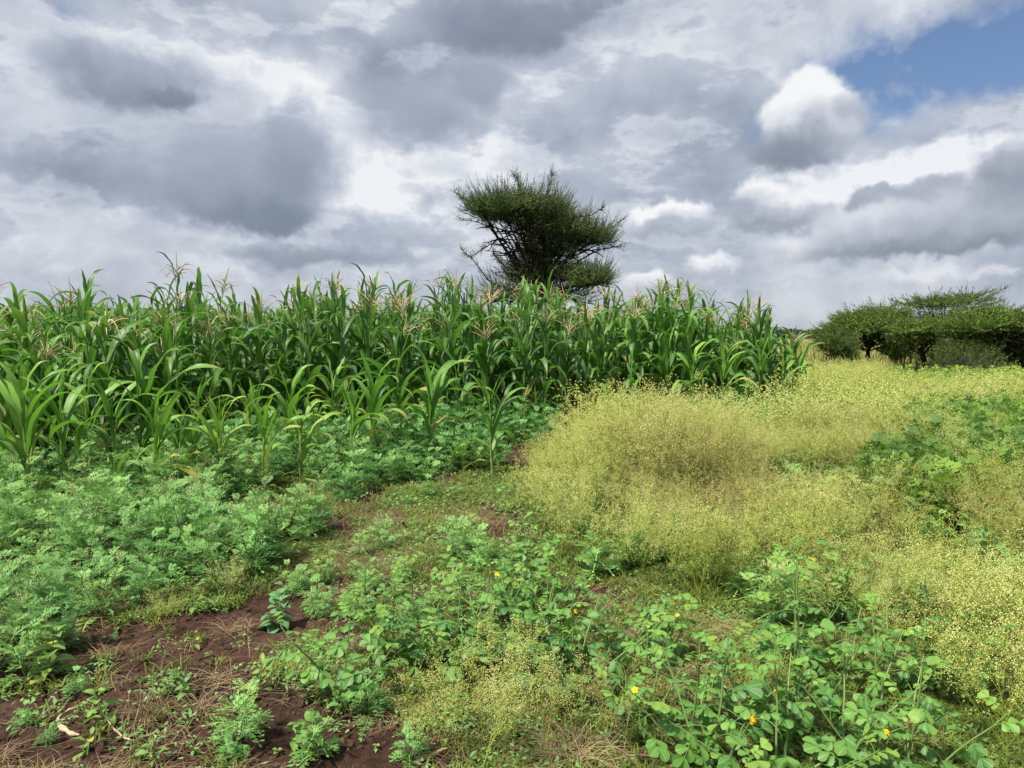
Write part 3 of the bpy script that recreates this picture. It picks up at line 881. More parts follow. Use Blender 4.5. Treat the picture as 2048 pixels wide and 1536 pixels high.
def stalk_mesh(seed):
    r = np.random.default_rng(seed)
    mb = MB()
    K = 29
    z = np.linspace(0, 1, K)
    rad = 0.0135 * (1 - z * 0.62)
    rad = rad * np.where(np.arange(K) % 4 == 0, 1.22, 1.0)
    P = np.stack([0.012 * np.sin(z * 5 + seed), 0.012 * np.cos(z * 4 + seed), z], -1)
    P[0, :2] = 0
    tubes(mb, P, rad, m=8)
    # sheaths wrapping the stalk
    for k in range(8):
        z0 = 0.06 + k * 0.115
        i = int(z0 * (K - 1))
        c = P[i]
        tubes(mb, np.stack([c, c + [0, 0, .05], c + [0.003 * (-1) ** k, 0, 0.10]]), np.array([.0145, .0165, .0185]) * (1 - z0 * .5), m=8, tint=.25)
    # prop roots
    for k in range(6):
        a = k * 1.05
        tubes(mb, np.array([[0.008 * math.cos(a), .008 * math.sin(a), .035], [.03 * math.cos(a), .03 * math.sin(a), .012], [.045 * math.cos(a), .045 * math.sin(a), -.01]]), np.array([.004, .003, .002]), m=4, tint=.3)
    return mb.mesh('stalk', M_STALK)


STALKS = [stalk_mesh(k) for k in range(4)]


def tassel_mb(seed, nb=13, m=3, droop=1.0):
    r = np.random.default_rng(seed)
    mb = MB()
    s = np.linspace(0, 1, 7)
    tubes(mb, np.stack([0.02 * s ** 2, 0 * s, 0.36 * s], -1), np.interp(s, [0, .3, .5, 1], [.004, .0035, .007, .003]), m=4, tint=.5)
    for k in range(nb):
        a = k * 2.4 + r.uniform(-.4, .4); L = r.uniform(.16, .26); z0 = 0.06 + 0.11 * k / nb
        out = L * s * r.uniform(.7, 1.0); up = L * (0.85 * s - droop * r.uniform(.25, 1.0) * s ** 2.2)
        P = np.stack([out * math.cos(a), out * math.sin(a), z0 + up], -1)
        tubes(mb, P, np.interp(s, [0, .2, 1], [.0025, .0048, .003]), m=m, tint=r.uniform(0, .8))
    return mb


TASSELS = [tassel_mb(k, 9 + 2 * k, droop=[.4, .8, 1.2, .3][k]).mesh('tassel', M_TASSEL) for k in range(4)]


def ear_mesh():
    mb = MB()
    s = np.linspace(0, 1, 9)
    tubes(mb, np.stack([0.05 * s, 0 * s, .20 * s], -1), .024 * np.sin(PI * (0.12 + .84 * s)) ** .6, m=9, tint=.3)
    for k in range(5):
        a = k * 1.3
        mb.add(np.array([[.02 + .018 * math.cos(a), .018 * math.sin(a), .08], [.035 + .022 * math.cos(a + .4), .022 * math.sin(a + .4), .15], [.05 + .03 * math.cos(a + .2), .03 * math.sin(a + .2), .23], [.03 + .022 * math.cos(a), .022 * math.sin(a), .15]]), Q=[[0, 1, 2, 3]], tint=.4)
    me = mb.mesh('husk', M_HUSK)
    r = np.random.default_rng(2)
    sb = MB(); n = 46
    s = np.linspace(0, 1, 4)
    st = np.array([.05, 0, .195]) + r.normal(size=(n, 3)) * .004
    dd = unit(r.normal(size=(n, 3)) + np.array([.5, 0, .9])) * r.uniform(.025, .055, (n, 1))
    P = st[:, None] + dd[:, None] * s[None, :, None] - np.array([0, 0, .04]) * (s ** 2)[None, :, None]
    tubes(sb, P, np.array([.0022, .002, .0017, .001])[None], m=3)
    return me, sb.mesh('silk', M_SILK)


EAR, SILK = ear_mesh()
CORN_XY = []


def corn_plant(x, y, h, lean, tint, yel, young, label, group=None, seed=None, az=None, nleaf=None, tassel=True, ear=True, ls=1.0):
    r = np.random.default_rng(int(abs(x) * 1000 + y * 777) if seed is None else seed)
    root = link('corn_plant', None, loc=(x, y, float(H(x, y)) - 0.005), rot=(r.normal() * 0.035, r.normal() * 0.035 + lean, 0))
    tag(root, label, 'corn plant', group)
    az = r.uniform(0, PI) if az is None else az + r.normal() * .3
    hs = h * (0.72 if young else 0.82)
    col = (tint, yel, 0)
    link('stalk', STALKS[int(r.integers(4))], root, sc=(1, 1, hs), color=(tint + .1, yel, 0))
    n = nleaf or (int(r.integers(8, 11)) if young else int(r.integers(12, 15)))
    for k in range(n):
        f = k / (n - 1)
        z = hs * ((0.10 + 0.80 * f ** 0.9) if young else (0.10 + 0.87 * f ** 0.95))
        a = az + (k % 2) * PI + r.normal() * 0.38
        if young:
            kd = 'erect' if f > (.62 if h > 1.15 else .42) else ('arch' if f > .36 else ('droop' if f > .15 else 'low'))
        else:
            kd = 'erect' if f > .86 else ('arch' if f > .5 else ('droop' if f > .2 else 'low'))
            if f > .5 and r.uniform() < .3: kd = 'erect'
        if r.uniform() < .18:
            kd = ['arch', 'droop'][int(r.integers(2))] if h > .6 else kd
        me = LEAFS[kd][int(r.integers(len(LEAFS[kd])))]
        sc = (0.72 + 0.45 * math.sin(PI * min(1, .15 + f * .85))) * r.uniform(.85, 1.12) * ls
        yy = yel + (0.75 if (f < .22 and r.uniform() < .75) else 0)
        link('leaf', me, root, loc=(0.006 * math.cos(a), .006 * math.sin(a), z), rot=(0, r.normal() * .09, a), sc=((sc * .86, sc * r.uniform(1.1, 1.45), sc * .95) if young else (sc, sc * r.uniform(1.0, 1.35), sc)), color=(tint + (0.14 * f) + r.normal() * .06, yy, 0))
    if tassel and not young:
        link('tassel', TASSELS[int(r.integers(4))], root, loc=(0.01, 0, hs * .985), rot=(r.normal() * .1, r.normal() * .1, r.uniform(0, 6)), sc=r.uniform(1.0, 1.45), color=(r.uniform(-.1, .5), 0, 0))
    if ear and not young:
        a = az + r.normal() * .4
        e = link('ear', EAR, root, loc=(0.015 * math.cos(a), .015 * math.sin(a), hs * r.uniform(.42, .52)), rot=(0, .15, a), color=(tint, 0, 0))
        link('silk', SILK, e)
    CORN_XY.append((x, y))
    return root


# skyline of the corn in photograph pixels
SKX = [-200, 0, 100, 190, 250, 330, 420, 450, 480, 520, 620, 700, 780, 830, 870, 925, 960, 1010, 1080, 1140, 1200, 1280, 1335, 1375, 1420, 1460, 1515, 1545, 1570, 1600, 1625]
SKY_ = [590, 590, 595, 560, 575, 530, 525, 575, 605, 600, 572, 562, 548, 575, 555, 545, 600, 595, 548, 585, 592, 600, 566, 572, 600, 625, 604, 640, 668, 690, 705]

# single plants along the near edge: base px, base py, top py, tint, yellow, young, lean, leaf size, label
edge = [
    (62, 1032, 706, .62, .05, 1, .0, 1.0, 'leftmost young corn plant in the front row, broad arching leaves over lacy weeds'),
    (135, 1000, 725, .6, .03, 1, .03, .95, 'young corn plant second from the left in the front row'),
    (240, 1005, 735, .5, 0, 1, -.05, .95, 'young corn plant with a long pale leaf hanging to the left, front row'),
    (283, 1000, 700, .36, 0, 1, .02, 1.1, 'stoutest corn plant of the front row, darker leaves and thick green stalk'),
    (-70, 1040, 740, .5, 0, 1, 0, 1.0, 'young corn plant cut by the left edge of the photo'),
    (385, 985, 752, .75, .1, 1, .02, .95, 'bright yellow-green young corn plant right of the stoutest one'),
    (360, 1000, 800, .45, .05, 1, .0, .8, 'thin young corn plant with a reddish stalk base among lacy weeds'),
    (492, 925, 782, .95, .35, 1, .03, .8, 'short yellow-green corn seedling with upright leaves and one flat leaf pointing right'),
    (602, 968, 782, .9, .3, 1, -.02, .85, 'slim yellow-green corn plant standing alone in the lacy weeds'),
    (668, 900, 700, .7, .1, 1, .0, 1.0, 'light green corn plant behind the slim yellow-green one'),
    (432, 930, 790, .6, .1, 1, .06, .7, 'small light corn plant half hidden behind the yellow-green seedling'),
    (556, 1085, 1010, .6, .2, 1, .0, .28, 'tiny corn shoot in the lacy weeds in front of the field'),
    (800, 912, 640, .3, 0, 1, .0, 1.15, 'tall corn plant standing forward of the wall of corn, slender pale stalk'),
    (986, 955, 745, .4, .05, 1, .0, .95, 'slender corn plant standing alone in front of the field beside the pale flowering weeds'),
    (925, 905, 690, .3, 0, 1, .0, 1.0, 'dark green corn plant left of the slender forward one'),
    (1385, 855, 665, .5, .08, 1, .0, 1.1, 'light green corn plant behind the right part of the pale weed mound'),
    (1330, 850, 640, .48, .05, 1, .02, 1.1, 'upright corn plant above the top of the pale weed mound'),
    (1440, 855, 660, .5, .05, 1, -.02, 1.1, 'light green corn plant with drooping leaves near the right end of the field'),
    (1520, 850, 672, .5, .05, 1, .02, 1.05, 'broad-leaved corn plant second from the right end of the near edge'),
    (1592, 835, 690, .62, .12, 1, .08, 1.05, 'last corn plant at the right end, brown lower leaves bending over dry weeds'),
    (1560, 838, 705, .5, .1, 1, .03, .95, 'bushy corn plant just left of the last one'),
    (1405, 890, 815, .8, .25, 1, 0, .4, 'short bright corn shoot at the foot of the light green plants'),
    (1350, 885, 830, .7, .2, 1, .0, .35, 'smallest bright corn shoot at the foot of the field on the right'),
    (545, 880, 720, .35, 0, 1, .05, .95, 'dark narrow-leaved corn plant behind the yellow-green seedling'),
    (520, 905, 760, .5, 0, 1, -.05, .8, 'young corn plant leaning left behind the seedling'),
    (440, 1000, 800, .9, .25, 1, .02, .9, 'bright young corn plant in the lacy weeds right below the seedling'),
    (530, 985, 795, .8, .15, 1, -.03, .9, 'young corn plant in the lacy weeds left of the slim yellow-green one'),
    (575, 935, 740, .6, .05, 1, .03, 1.0, 'mid-green young corn plant just behind and left of the slim yellow-green one'),
    (700, 950, 770, .6, .05, 1, .0, 1.0, 'mid-green young corn plant right of the slim yellow-green one'),
    (745, 935, 730, .45, .0, 1, .03, 1.05, 'darker young corn plant left of the tall forward one'),
    (860, 925, 720, .4, .0, 1, .0, 1.05, 'darker young corn plant between the tall forward one and the slender one'),
    (310, 1015, 790, .75, .1, 1, .05, .95, 'light green young corn plant directly right of the stoutest one'),
    (325, 960, 800, .8, .2, 1, .03, .8, 'small yellow-green corn plant just right behind the stoutest one'),
    (430, 975, 830, .85, .25, 1, -.03, .7, 'low yellow-green corn shoot between the bright young plant and the seedling'),
    (545, 930, 810, .8, .15, 1, .04, .75, 'low light corn plant between the seedling and the slim yellow-green one'),
    (635, 925, 800, .75, .15, 1, .0, .8, 'light corn shoot close behind the slim yellow-green one'),
    (700, 900, 775, .6, .1, 1, -.04, .8, 'young corn plant between the slim yellow-green one and the tall forward plant'),
    (745, 900, 760, .5, .05, 1, .02, .85, 'young corn plant just left of the tall forward plant'),
    (862, 900, 750, .5, .05, 1, .0, .85, 'young corn plant just right of the tall forward plant'),
    (180, 960, 740, .6, .05, 1, .03, 1.0, 'lighter young corn plant between the second and third of the front row'),
    (20, 960, 730, .6, .05, 1, .0, 1.0, 'lighter young corn plant behind the leftmost one'),
]
for px, py, pt, ti, ye, yo, ln, ls, lab in edge:
    x, y = gp(px, py)
    h = zat(pt - 10, y)
    corn_plant(x, y, h * 1.02, ln, ti, ye, yo, lab, 'corn plants standing at the near edge of the field', az=0.1, ls=1.02 * ls * min(1.0, 0.35 + h * .5), nleaf=(6 if h < .6 else 11))

# the field itself: rows run away from the camera
front = [(-12.5, 8.3), (-6.5, 8.3), (-4.6, 8.9), (-4.0, 10.4), (-2.9, 11.6), (-2.1, 12.1), (0.6, 12.2), (3.0, 13.6), (4.2, 14.0), (5.7, 14.6)]
FX, FY = zip(*front)
X, Y = scatter(-26, 6.3, 8.2, 34, 0.40, 3, jit=.40)
r = np.random.default_rng(9)
dpt = Y - np.interp(X, FX, FY)
edge_r = 5.75 - np.clip(Y - 14.5, 0, 40) * 0.06
px_, _ = topx(X, Y, 1.5)
ok = (dpt > 0) & (X < edge_r) & (px_ > -260) & (px_ < 1700)
for px, py, *_r in edge:
    ex, ey = gp(px, py)
    ok &= np.hypot(X - ex, Y - ey) > 0.3
X, Y, dpt = X[ok], Y[ok], dpt[ok]
px_, _ = topx(X, Y, 1.5)
# plants stand closer together along the near face so that it closes
order = np.argsort(dpt * 1.0 + Y * 0.05)
X, Y, dpt, px_ = X[order], Y[order], dpt[order], px_[order]
NI = 270
glab = 'tall corn plants massed in the field'
for i in range(min(NI, len(X))):
    x, y = float(X[i]), float(Y[i])
    ptop = np.interp(px_[i], SKX, SKY_)
    hmax = zat(ptop - 30, y)
    hh = hmax * (1.04 - .34 * r.uniform() ** 1.5) if dpt[i] > .35 else hmax * r.uniform(.66, .92)
    if x < -4.2 and y < 11:
        hh *= r.uniform(.74, .96)
    yg = dpt[i] < .25 and r.uniform() < .25
    warm = .26 if px_[i] < 200 else (.1 if px_[i] > 1150 else 0)
    side = ['at the left edge', 'behind the stoutest front plant', 'behind the yellow-green seedling', 'behind the slim yellow-green plant', 'behind the tall forward plant', 'left of the tall thorn tree', 'below the tall thorn tree', 'right of the tall thorn tree', 'above the weed mound', 'at the right end'][int(np.searchsorted([150, 400, 540, 700, 830, 940, 1180, 1290, 1430], px_[i]))]
    hast = bool(r.uniform() < .5)
    corn_plant(x, y, min(hh, 3.0), r.normal() * .02, .08 + warm * .8 + r.normal() * .09, max(0, r.normal() * .06), yg, ('tasselled ' if hast and not yg else 'tassel-less ') + ('corn plant, near face of the field, ' if dpt[i] < .7 else 'corn plant deeper in the field, ') + side, ('tasselled ' if hast and not yg else 'tassel-less ') + ('corn on the near face ' if dpt[i] < .7 else 'corn inside the field ') + side,
               tassel=hast, ear=(dpt[i] < 1.5 and r.uniform() < .35))

# the rest of the field joined
fb, sb, tb = MB(), MB(), MB()
rest = slice(min(NI, len(X)), None)
Xr, Yr, Pr, Dr = X[rest], Y[rest], px_[rest], dpt[rest]
n = len(Xr)
hm = np.array([zat(np.interp(p, SKX, SKY_), 0) for p in Pr]) * 0
hm = np.array([zat(float(np.interp(p, SKX, SKY_)) - 12, float(yy)) for p, yy in zip(Pr, Yr)])
hh = np.minimum(r.uniform(1.9, 2.4, n), hm * r.uniform(.8, .97, n))
z0 = H(Xr, Yr)
azs = r.uniform(0, PI, n)
sm = MB(); tubes(sm, np.array([[0, 0, 0], [0, 0, .5], [0, 0, 1.0]]), np.array([.014, .011, .006]), m=4)
replicate(sb, sm, np.stack([Xr, Yr, z0], -1), azs, 1.0, tint=np.full(n, .3), scz=hh * .82)
allk = ['low', 'droop', 'droop', 'arch', 'droop', 'arch', 'arch', 'erect', 'arch', 'erect', 'erect']
tb0 = r.uniform(0, .3, n)
for k, kd in enumerate(allk):
    f = k / (len(allk) - 1)
    for v in range(len(LEAFS_LOD[kd])):
        sel = (np.arange(n) + k) % len(LEAFS_LOD[kd]) == v
        if f < .35:
            sel &= Dr < 5
        sc = (0.72 + 0.45 * math.sin(PI * min(1, .15 + f * .85))) * 1.05
        replicate(fb, LEAFS_LOD[kd][v], np.stack([Xr[sel], Yr[sel], z0[sel] + hh[sel] * .82 * (.1 + .87 * f)], -1), azs[sel] + (k % 2) * PI + r.normal(size=sel.sum()) * .4, sc, tint=tb0[sel] + .1 * f)
tsel = r.uniform(size=n) < .55
replicate(tb, tassel_mb(8, 8, m=3, droop=.7), np.stack([Xr, Yr, z0 + hh * .81], -1)[tsel], azs[tsel], 1.0, tint=r.uniform(-.2, .4, tsel.sum()))
root = tag(link('corn_field', fb.mesh('corn_field', M_CORN), kind='stuff'), 'dense mass of tall corn filling the back of the field', 'corn', kind='stuff')
link('stalks', sb.mesh('stalks', M_STALK), root, kind='stuff'); link('tassels', tb.mesh('tassels', M_TASSEL), root, kind='stuff')
print('corn field', len(X), 'tris', sum(len(q) for q in fb.Q) * 2)


# ------------------------------------------------------------------ lacy weeds (finely cut leaves)
def lacy_leaf(L, seed, lod=0):
    """one cut leaf along +x, arching: returns V, Q"""
    r = np.random.default_rng(seed)
    mb = MB()
    npair = 5 if lod == 0 else 4
    sl = np.linspace(0, 1, 6)
    arch = lambda s: np.stack([L * s * (1 - .12 * s), 0 * s, L * (0.42 * s - 0.62 * s ** 2)], -1)
    P = arch(sl)
    strips(mb, P[None], np.array([.0015, .002, .003, .0035, .003, .001])[None] * L / .14, np.array([[0, 1.0, 0]]))
    for k in range(npair):
        s = 0.25 + 0.62 * k / (npair - 1)
        base = arch(np.array([s]))[0]
        pl = L * (0.40 - 0.5 * (s - 0.45) ** 2 * 2) * r.uniform(.85, 1.1)
        for sd_ in (-1, 1):
            a = R_(52 - 14 * s) + r.normal() * .1
            d = np.array([math.cos(a), sd_ * math.sin(a), .12 + r.normal() * .12]); pr = np.array([-d[1], d[0], 0.0]) / 1.0
            w = pl * 0.10
            if lod:
                V = [base, base + d * pl * .45 + pr * w * 2.2, base + d * pl, base + d * pl * .45 - pr * w * 2]
                mb.add(V, Q=[[0, 1, 2, 3]])
                continue
            V = [base, base + d * pl * .5 + pr * w * .8, base + d * pl, base + d * pl * .5 - pr * w * .8]
            mb.add(V, Q=[[0, 1, 2, 3]])
            for q, sc_ in ((.38, .40), (.66, .32)):
                for s2 in (-1, 1):
                    a2 = R_(42)
                    d2 = d * math.cos(a2) + pr * s2 * math.sin(a2) + np.array([0, 0, r.normal() * .1])
                    b2 = base + d * pl * q; l2 = pl * sc_; p2 = np.array([-d2[1], d2[0], 0])
                    mb.add([b2, b2 + d2 * l2 * .55 + p2 * w * .6, b2 + d2 * l2, b2 + d2 * l2 * .55 - p2 * w * .6], Q=[[0, 1, 2, 3]])
    d = np.array([1, 0, -.5]); e = arch(np.array([.95]))[0]
    mb.add([e, e + d * L * .08 + [0, L * .05, 0], e + d * L * .16, e + d * L * .08 - [0, L * .05, 0]], Q=[[0, 1, 2, 3]])
    return mb


def orient(V, el_, a, off):
    c, s_ = math.cos(el_), math.sin(el_)
    V = np.stack([V[:, 0] * c - V[:, 2] * s_, V[:, 1], V[:, 0] * s_ + V[:, 2] * c], -1)
    return rotz(V, a) + off


def lacy_plant(seed, h, nst, nlf, lod=0, heads=0):
    r = np.random.default_rng(seed)
    sb, fb, hb = MB(), MB(), MB()
    lv = [lacy_leaf(.15, seed * 10 + k, lod) for k in range(4)]
    lv = [l.arrays() for l in lv]
    K = 6
    for k in range(nst):
        a = r.uniform(0, 2 * PI) if k else 0
        reach = 0 if k == 0 else r.uniform(.06, .17) * h / .4
        s = np.linspace(0, 1, K)
        hh = h * (1 if k == 0 else r.uniform(.6, .95))
        P = np.stack([math.cos(a) * reach * s ** .8, math.sin(a) * reach * s ** .8, hh * s], -1) + np.cumsum(r.normal(size=(K, 3)) * .004, 0)
        tubes(sb, P, np.linspace(.0042, .0018, K), m=4 if not lod else 3, tint=r.uniform(0, .5))
        for j in range(nlf):
            f = (j + .6) / nlf
            q = np.array([np.interp(f * (K - 1), np.arange(K), P[:, c]) for c in range(3)])
            V, UV, C, Q, Tr, MQ, MT = lv[int(r.integers(4))]
            sc_ = (1.4 - .6 * f) * r.uniform(.8, 1.2) * (h / .4) ** .4
            aa = a + j * 2.4 + r.normal() * .3
            fb.add(orient(V * sc_, R_(5 + 35 * f) + r.normal() * .15, aa, q), Q=Q, tint=r.uniform(-.08, .22) + .28 * f)
        if heads:
            s3 = np.linspace(0, 1, 4)
            for j in range(heads):
                a2 = r.uniform(0, 6.28); e = P[-1] + np.array([math.cos(a2) * .05, math.sin(a2) * .05, .06]) * r.uniform(.4, 1.3)
                tubes(sb, P[-1] * (1 - s3)[:, None] + e * s3[:, None], [.0012] * 4, m=3, tint=.5)
                octas(hb, e[None] + r.normal(size=(3, 3)) * .006, .0035, tint=.5)
    return sb, fb, hb


LACY = []
for k in range(7):
    sb, fb, hb = lacy_plant(k + 1, [.34, .40, .46, .30, .38, .5, .42][k], [5, 6, 5, 4, 6, 5, 6][k], 6, 0, heads=[0, 3, 5, 0, 2, 6, 0][k])
    LACY.append((sb.mesh('stems', M_LSTEM), fb.mesh('foliage', M_LACY), hb.mesh('flower_buds', M_FHEAD) if hb.nv else None))
LACYL = [lacy_plant(20 + k, [.38, .46, .42][k], 4, 6, 1) for k in range(3)]


def lacy(x, y, sc, label, group, tint=.25, yel=0.0, v=None, name='lacy_weed', cat='weed'):
    r_ = random.Random(int(x * 991 + y * 577))
    st, fo, bu = LACY[r_.randrange(len(LACY)) if v is None else v]
    root = link(name, None, loc=(x, y, float(H(x, y)) - .004), rot=(r_.gauss(0, .06), r_.gauss(0, .06), r_.uniform(0, 6.28)), sc=sc)
    tag(root, label, cat, group)
    link('stems', st, root, color=(tint, yel, 0), kind='stuff')
    link('foliage', fo, root, color=(tint, yel, 0), kind='stuff')
    if bu:
        link('flower_buds', bu, root, color=(tint, 0, 0), kind='stuff')
    return root


PL_ = lambda pts: [gp(*p) for p in pts]
lacy_poly = PL_([(-900, 1400), (-60, 1372), (60, 1362), (175, 1300), (215, 1235), (400, 1215), (520, 1165), (560, 1110), (640, 1085), (750, 1040), (790, 985), (880, 948), (1000, 945), (1070, 905), (1110, 880)]) + [(1.2, 14.5), (-14, 14.5), (-14, 8)]
lr_poly = [(5.0, 14.6), (3.2, 13.7), (1.4, 12.3), (1.2, 11.0), gp(1360, 905), gp(1470, 880), gp(1640, 855)]       # foot of the corn on the right
X, Y = scatter(-11, 6, 3.2, 14.4, 0.235, 21)
px_, py_ = topx(X, Y, 0.0)
gap = fbm(X, Y, 0.9, 3)
ok = (inpoly(X, Y, lacy_poly) | inpoly(X, Y, lr_poly)) & (px_ > -170) & (px_ < 2200)
ok &= gap > -.30
ok &= ~((Y > 9.3) & (np.random.default_rng(4).uniform(size=len(X)) < .25))
X, Y, px_, py_ = X[ok], Y[ok], px_[ok], py_[ok]
o = np.argsort(Y); X, Y, px_, py_ = X[o], Y[o], px_[o], py_[o]
NL = 285
r = np.random.default_rng(31)
for i in range(min(NL, len(X))):
    y = Y[i]
    v = int(r.integers(7)); rowt = 'at the bare soil edge' if y < 4.7 else ('in the lower part of the patch' if y < 5.6 else ('in the upper part of the patch' if y < 6.7 else 'among the corn stalks'))
    side = ['below the leftmost corn', 'below the stoutest corn', 'below the bright young corn', 'below the yellow-green seedling', 'below the slim yellow-green corn', 'right of the slim yellow-green corn'][int(np.searchsorted([150, 310, 430, 550, 660], px_[i]))]
    sc = r.uniform(.7, 1.05) * (0.8 if y < 4.6 else 1) * (1.1 if y > 6 else 1)
    lacy(float(X[i]), float(y), sc, ('budding ' if v in (1, 2, 4, 5) else 'leafy ') + 'lacy weed %s, %s' % (side, rowt), ('budding ' if v in (1, 2, 4, 5) else 'leafy ') + 'lacy weeds %s, %s' % (side, rowt), v=v,
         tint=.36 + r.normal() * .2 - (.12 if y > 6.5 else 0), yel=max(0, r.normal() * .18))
fb, sb = MB(), MB()
Xr, Yr = X[NL:], Y[NL:]
for v in range(3):
    s_, f_, h_ = LACYL[v]
    sel = np.arange(len(Xr)) % 3 == v
    pos = np.stack([Xr, Yr, H(Xr, Yr)], -1)[sel]; a = r.uniform(0, 6.28, sel.sum()); sc = r.uniform(.85, 1.35, sel.sum()); ti = r.uniform(-.05, .25, sel.sum())
    replicate(fb, f_, pos, a, sc, tint=ti); replicate(sb, s_, pos, a, sc, tint=ti)
root = tag(link('weed_undergrowth', fb.mesh('weed_undergrowth', M_LACY), kind='stuff'), 'low lacy green undergrowth at the foot of the corn', 'weeds', kind='stuff')
link('stems', sb.mesh('stems', M_LSTEM), root, kind='stuff')
print('lacy', len(X), sum(len(q) for q in fb.Q) * 2)

# small lacy plants dotted through the creeping grass
gp_poly = PL_([(560, 1200), (640, 1120), (800, 1020), (1000, 970), (1050, 1060), (1120, 1170), (1000, 1220), (700, 1270)])
r = np.random.default_rng(77); k = 0
while k < 46:
    px, py = r.uniform(560, 1120), r.uniform(970, 1270)
    x, y = gp(px, py)
    if not inpoly(np.array([x]), np.array([y]), gp_poly)[0]:
        continue
    k += 1
    side = ['beside the grey soft-leaved plant', 'behind the left end of the round-leaved clump', 'behind the centre of the clump', 'beside the mound'][int(np.searchsorted([680, 820, 980], px))]
    rw = 'nearer' if py > 1130 else ('middle' if py > 1050 else 'farther')
    lacy(x, y, r.uniform(.22, .5), 'small lacy weed in the creeping grass, %s, %s' % (side, rw), 'small lacy weeds in the creeping grass, %s, %s' % (side, rw), tint=r.uniform(.25, .8), yel=r.uniform(0, .45), v=int(r.integers(7)))

# lacy plants that stand alone
for px, py, sc, ti, v, lab in [
    (480, 1500, .62, .62, 4, 'single bright lacy-leaved weed on bare soil at the bottom, left of centre'),
    (455, 1535, .35, .5, 3, 'small low lacy weed just in front of the single bright one'),
    (600, 1180, .55, .55, 0, 'bluish lacy weed lying low beside the grey soft-leaved plant'),
    (660, 1165, .45, .5, 3, 'low lacy weed between the soil gap and the creeping grass'),
    (730, 1195, .62, .62, 4, 'yellower lacy weed in the creeping grass, behind the round-leaved plants'),
    (915, 1130, .75, .55, 1, 'feathery lacy weed in the middle of the creeping grass'),
    (950, 1150, .62, .6, 2, 'feathery lacy weed touching the back of the round-leaved clump'),
    (52, 1450, .34, .55, 3, 'small lacy seedling on the bare soil at the far left'),
    (95, 1490, .26, .35, 3, 'tiny lacy seedling on the bare soil near the pale root'),
    (740, 1440, .5, .45, 4, 'lacy weed against the lower left of the round-leaved clump'),
    (640, 1525, .55, .6, 0, 'lacy weed with pale buds cut by the bottom edge'),
    (150, 1385, .4, .45, 3, 'low lacy weed at the edge of the soil below the broad-leaved seedling'),
    (860, 1000, .8, .3, 2, 'dark lacy weed at the soil gap below the tall forward corn'),
    (820, 1530, .5, .45, 3, 'lacy weed beside the dry stick at the bottom')]:
    x, y = gp(px, py)
    lacy(x, y, sc, lab, None, tint=ti, yel=.1 if ti > .58 else 0, v=v)


# ------------------------------------------------------------------ flowering weeds: wiry stems, clouds of tiny pale heads
def flower_plant(seed, h, wid, nprim, nsec, nter, nh, hr, m=3, lean=(0, 0)):
    r = np.random.default_rng(seed)
    sb, hb = MB(), MB()
    lean = np.array([lean[0], lean[1], 0.0])
    s = np.linspace(0, 1, 6)
    main = np.stack([0 * s, 0 * s, h * .62 * s], -1) + lean * (s ** 1.5)[:, None] * h + np.cumsum(r.normal(size=(6, 3)) * .004, 0)
    tubes(sb, main, np.linspace(.0042, .0022, 6), m=4, tint=r.uniform(0, .3))
    lev1 = []
    for k in range(nprim):
        f = 0.18 + .8 * (k + .5) / nprim
        q = np.array([np.interp(f * 5, np.arange(6), main[:, c]) for c in range(3)])
        a = k * 2.4 + r.normal() * .4
        L = h * (1.0 - .55 * f) * r.uniform(.75, 1.1)
        d = np.array([math.cos(a) * wid, math.sin(a) * wid, .95]); d /= np.linalg.norm(d)
        P = q + d * (L * s)[:, None] + np.array([0, 0, .18 * L]) * (s ** 2)[:, None] + lean * (s * .5)[:, None] * h + np.cumsum(r.normal(size=(6, 3)) * .005, 0)
        tubes(sb, P, np.linspace(.0026, .0013, 6), m=m, tint=r.uniform(0, .4))
        lev1.append((P, d, L))
    tips = []
    for P, d, L in lev1:
        for k in range(nsec):
            f = .28 + .72 * (k + 1) / nsec
            q = np.array([np.interp(f * 5, np.arange(6), P[:, c]) for c in range(3)])
            dd = unit(d * .8 + r.normal(size=3) * .55 + np.array([0, 0, .25]))
            l = L * .34 * r.uniform(.6, 1.2)
            e = q + dd * l
            s4 = np.linspace(0, 1, 4)[:, None]
            P2 = q * (1 - s4) + e * s4 + np.array([0, 0, .06 * l]) * s4 ** 2
            tubes(sb, P2, np.linspace(.0014, .0009, 4), m=3, tint=r.uniform(.1, .5))
            n = nter
            q3 = P2[1 + r.integers(0, 3, n)]
            e3 = q3 + unit(dd[None] + r.normal(size=(n, 3)) * .7 + np.array([0, 0, .3])) * (l * .5 * r.uniform(.4, 1.2, n))[:, None]
            a_ = r.uniform(0, PI, n)
            strips(sb, np.stack([q3, e3], 1), np.array([.0009, .0007])[None], np.stack([np.cos(a_), np.sin(a_), 0 * a_], -1), tint=.5)
            hp = (e3[:, None] + r.normal(size=(n, nh, 3)) * .011).reshape(-1, 3)
            octas(hb, hp, hr * r.uniform(.7, 1.25, len(hp)), tint=r.uniform(-.1, .5, len(hp)))
            # thread-like leaves
            if r.uniform() < .6:
                nl = 3
                e4 = q + unit(r.normal(size=(nl, 3)) + np.array([0, 0, .3])) * r.uniform(.02, .05, (nl, 1))
                strips(sb, np.stack([np.repeat(q[None], nl, 0), e4], 1), np.array([.0022, .0006])[None], unit(r.normal(size=(nl, 3))), tint=.35)
    return sb, hb


